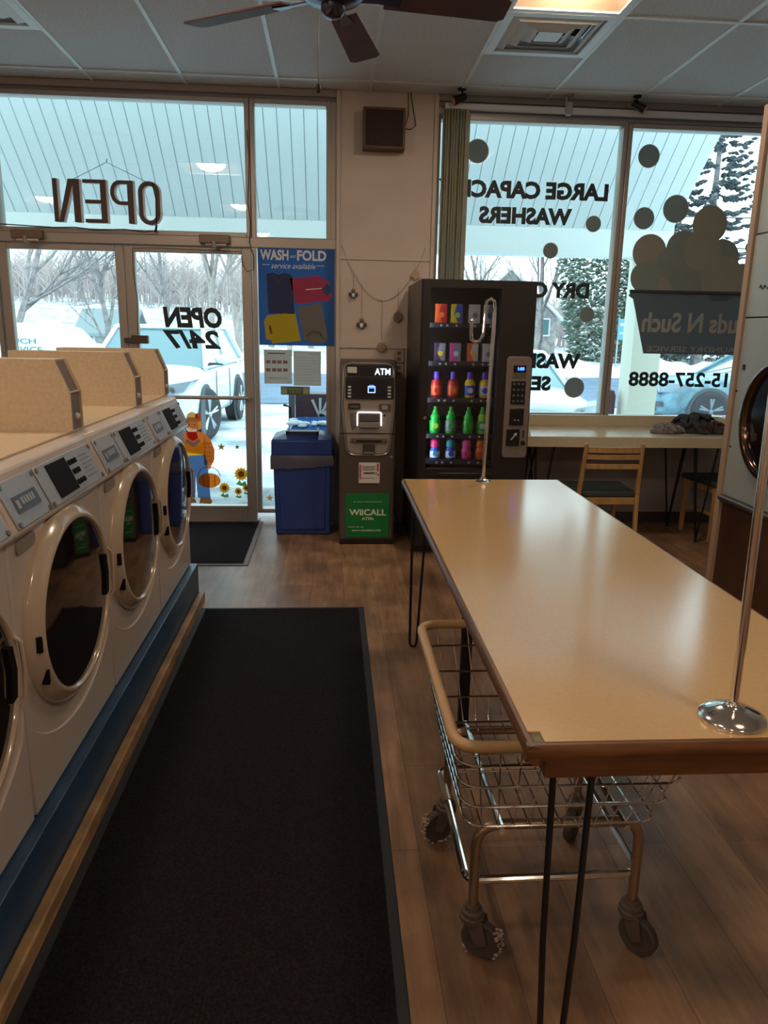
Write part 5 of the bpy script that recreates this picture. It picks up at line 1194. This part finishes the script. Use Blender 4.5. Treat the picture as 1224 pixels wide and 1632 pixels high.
# ---- houses
M_stone = mat('stone_wall', (.34, .30, .29), .8, var=.3, vscale=3); M_roofs = mat('roof_grey', (.20, .25, .26), .8)
def house(kind, label, x0, x1, y0, y1, zb, zw, zr, mw, mr, wins, axis='y'):
    t = thing(kind, label, 'house', ((x0+x1)/2, (y0+y1)/2, zb)); xm = (x0+x1)/2; ym = (y0+y1)/2
    if axis == 'y': poly = [(x0, zb), (x1, zb), (x1, zw), (xm, zr), (x0, zw)]; obj('walls', G().prism(poly, 'y', y0, y1), mw, t, smooth=0)
    else: poly = [(y0, zb), (y1, zb), (y1, zw), (ym, zr), (y0, zw)]; obj('walls', G().prism(poly, 'x', x0, x1), mw, t, smooth=0)
    g = G(); e = .4
    if axis == 'y':
        for s, xe in ((-1, x0), (1, x1)): g.hexa([(xe+s*e, y0-e, zw-.25), (xm, y0-e, zr+.02), (xm, y1+e, zr+.02), (xe+s*e, y1+e, zw-.25)], [(xe+s*e, y0-e, zw-.1), (xm, y0-e, zr+.2), (xm, y1+e, zr+.2), (xe+s*e, y1+e, zw-.1)])
    else:
        for s, ye in ((-1, y0), (1, y1)): g.hexa([(x0-e, ye+s*e, zw-.25), (x0-e, ym, zr+.02), (x1+e, ym, zr+.02), (x1+e, ye+s*e, zw-.25)], [(x0-e, ye+s*e, zw-.1), (x0-e, ym, zr+.2), (x1+e, ym, zr+.2), (x1+e, ye+s*e, zw-.1)])
    obj('roof', g, mr, t, smooth=0)
    for (x, z, w_, h) in wins:
        wn = obj('window', G().box(x-w_/2-.08, x+w_/2+.08, y0-.05, y0, z-.08, z+h+.08), M_white, t)
        obj('pane', G().box(x-w_/2, x+w_/2, y0-.06, y0-.045, z, z+h), M_cglass, wn)
house('stone_house', 'grey-brown gabled house behind the evergreen beyond the road', 7.6, 13.6, 46, 54, .1, 2.5, 5.2, M_stone, M_snowc, ((12.9, 1.5, .45, .9), (11.2, 1.5, .5, .9), (10.2, 3.0, .5, .8)))
house('snowy_house', 'low snow-roofed house behind the left glass door', -13.3, -10.9, 42, 45, .6, 1.25, 2.25, mat('house_grey', (.40, .45, .45), .8), M_roofs, ((-12.9, .8, .3, .35),), 'x')
# ---- trees
M_bark = mat('bark_grey', (.24, .21, .21), .9, var=.3, vscale=6); M_barkb = mat('bark_brown', (.32, .27, .25), .9, var=.2, vscale=4)
def bare_tree(x, y, zb, h, seed, label, lean=0, m=None, dens=6, r0=None, spread=.55):
    rnd = random.Random(seed); g = G(); r0 = r0 or h*.016
    def br(p, d, L, r, lev):
        pts = [p]; rs = [r]; n = 4
        for k in range(n):
            d = (d + Vector((rnd.gauss(0, .10), rnd.gauss(0, .10), .05*(lev > 0)))).normalized(); pts.append(pts[-1]+d*L/n); rs.append(r*(1-.55*(k+1)/n))
        g.tube(pts, rs, 5 if lev < 2 else 3)
        if lev >= 4 or r < .004: return
        for k in range(dens if lev == 0 else (5 if lev < 3 else 4)):
            u = rnd.uniform(.3, 1) if lev else rnd.uniform(.3, 1); i = min(int(u*n), n-1); q = pts[i].lerp(pts[i+1], u*n-i)
            a = rnd.uniform(0, 2*PI); t_ = d.orthogonal().normalized(); t2 = d.cross(t_)
            nd = (d + (t_*math.cos(a)+t2*math.sin(a))*rnd.uniform(spread*.7, spread*1.6) + Vector((0, 0, .12))).normalized()
            br(q, nd, L*rnd.uniform(.45, .68), rs[i]*rnd.uniform(.45, .65), lev+1)
    br(Vector((x, y, zb)), Vector((lean, 0, 1)).normalized(), h*.55, r0, 0)
    return tag(obj('bare_tree', g, m or M_bark, smooth=60), label, 'tree', 'bare winter trees')
bare_tree(-10.2, 24, GZ, 11, 3, 'bare tree with a thick leaning fork at the left of the left glass door', .38, r0=.13, dens=8)
bare_tree(-5.9, 21, GZ, 6.2, 11, 'slender bare tree in front of the snowy house, in the left glass door', .02, r0=.10, dens=8)
bare_tree(-7.4, 36, .2, 9, 5, 'bare tree behind the snowy bank, left glass door', .05)
specs = [(-6.3, 40, 12, 21), (-4.6, 38, 13, 22), (-3.4, 42, 12, 23), (-2.0, 37, 9, 24), (-5.4, 46, 14, 25), (-1.2, 44, 12, 26)]
for i, (x, y, h, sd) in enumerate(specs):
    bare_tree(x, y, .1, h, sd, ['bare brown tree at the left edge of the OPEN 24/7 door', 'tall bare tree behind the OPEN lettering on the door', 'tall bare tree behind the right half of the OPEN lettering', 'small bare tree at the right edge of the right-hand glass door',
              'tallest bare tree far behind the white suv', 'bare tree farthest back at the right of the glass door'][i], 0, M_barkb, 9, spread=.45)
bare_tree(10.3, 38, .1, 11, 31, 'bare tree above the vending machine, left half of the right window', .05, dens=9)
bare_tree(8.3, 42, .1, 10, 32, 'bare tree just right of the blinds in the right window', -.05, dens=9)
bare_tree(20, 45, .1, 8, 33, 'bare tree behind the blue road sign', 0)
bare_tree(24, 42, .1, 7, 34, 'low bare tree behind the bucket logo', 0)
# distant woods on the hill (uncountable)
rnd = random.Random(77); g = G()
for k in range(2600):
    y = rnd.uniform(62, 84); x = rnd.uniform(-34, 34); zb = .6 + min(3.6, (y-38)*.12)*(1/(1+math.exp((x+4)/5))); h = rnd.uniform(3.2, 5.6) - .9*(x > 0) - 1.5*(x < -9)
    g.tube([(x, y, zb-.8), (x+rnd.gauss(0, .2), y, zb+h*.6), (x+rnd.gauss(0, .4), y, zb+h)], [.045, .035, .01], 3)
    for j in range(11):
        u = rnd.uniform(.12, .98); z = zb+h*u; s = rnd.choice((-1, 1)); L = rnd.uniform(.4, 1.1)
        g.tube([(x, y, z), (x+s*L*.6, y+rnd.uniform(-.3, .3), z+L*.7)], [.03, .02], 3)
tag(obj('distant_woods', g, mat('woods_brown', (.44, .37, .36), .95), smooth=0), 'hazy brown line of leafless woods on the hill beyond the road', 'woods', kind='stuff')
# evergreens
M_needle = mat('needle_green', (.15, .19, .15), .9, var=.4, vscale=3); M_needled = mat('needle_dark', (.085, .10, .11), .9, var=.4, vscale=3)
def conifer(label, x, y, zb, h, r, seed, m, n=1500, snow=0, shape=0):
    rnd = random.Random(seed); t = thing('evergreen_tree', label, 'tree', (x, y, zb), group='evergreen trees')
    obj('trunk', G().tube([(x, y, zb), (x, y, zb+h*.98)], [.016*h, .004], 6), M_bark, t)
    g = G(); gs = G()
    def tuft(p0, d, L, w_):
        d = d.normalized(); sd = d.cross(Vector((0, 0, 1))); sd = (sd if sd.length > .1 else Vector((1, 0, 0))).normalized()*w_
        p1 = p0+d*L; mid = p0.lerp(p1, .5); up = Vector((0, 0, w_*.55))
        g.add([p0, mid+sd, p1, mid-sd, mid+up, mid-up*1.4], [(0, 1, 4), (1, 2, 4), (2, 3, 4), (3, 0, 4), (0, 5, 1), (1, 5, 2), (2, 5, 3), (3, 5, 0)])
        if rnd.random() < snow: gs.add([mid+sd*.8+up, p1+up*.8, mid-sd*.8+up, mid+up*2.0], [(0, 1, 3), (1, 2, 3), (0, 3, 2), (0, 2, 1)])
    if shape == 1:      # dense irregular crown of small tufts
        for k in range(n*2):
            u = rnd.random(); a = rnd.uniform(0, 2*PI); lump = 1+.18*math.sin(3*a+7*u+seed)+.12*math.sin(11*u+2*a)
            rr = r*(math.sin(PI*min(1, .16+.80*u))**.6)*rnd.uniform(.35, 1.0)**.5*lump
            c, s_ = math.cos(a), math.sin(a); p0 = Vector((x+c*rr, y+s_*rr, zb+h*(.04+.93*u)+rnd.uniform(-.1, .1)))
            tuft(p0, Vector((c+rnd.gauss(0, .6), s_+rnd.gauss(0, .6), rnd.uniform(-.5, .5))), rnd.uniform(.18, .42), rnd.uniform(.05, .12))
    else:               # open spruce: long boughs with upturned tips
        nb = n//9
        for k in range(nb):
            u = (k+rnd.random())/nb; a = rnd.uniform(0, 2*PI); L = r*((1-u)**.75*.95+.08)*rnd.uniform(.6, 1.1); z = zb+h*(.05+.94*u)
            c, s_ = math.cos(a), math.sin(a); prev = Vector((x, y, z)); m_ = max(3, int(L/.16))
            for j in range(1, m_+1):
                t_ = j/m_; q = Vector((x+c*L*t_, y+s_*L*t_, z-.30*L*t_+.38*L*t_*t_*t_))
                if t_ > .2:
                    for e in range(3):
                        b_ = a+rnd.choice((-1, 1))*rnd.uniform(.2, 1.0); tuft(q, Vector((math.cos(b_), math.sin(b_), rnd.uniform(-.35, .15))), rnd.uniform(.25, .5)*(1.1-.4*t_), rnd.uniform(.08, .15))
                prev = q
    obj('foliage', g, m, t, smooth=0)
    if gs.v: obj('snow_dusting', gs, M_snowc, t, smooth=0)
conifer('broad green evergreen with snow flecks behind the DRY lettering', 13.1, 36, .1, 7.4, 2.2, 1, M_needle, 2600, .22, 1)
conifer('broad dark evergreen with snow flecks right of the window mullion', 16.3, 38, .1, 7.2, 1.9, 8, M_needle, 2200, .25, 1)
conifer('very tall sparse spruce seen above the bubble logo at the canopy end', 16.7, 34, .1, 15.5, 2.5, 3, M_needled, 1500, 0, 0)
conifer('low evergreen beyond the road behind the bucket logo', 21.0, 40, .1, 4.6, 2.6, 4, M_needle, 1300, .3, 1)
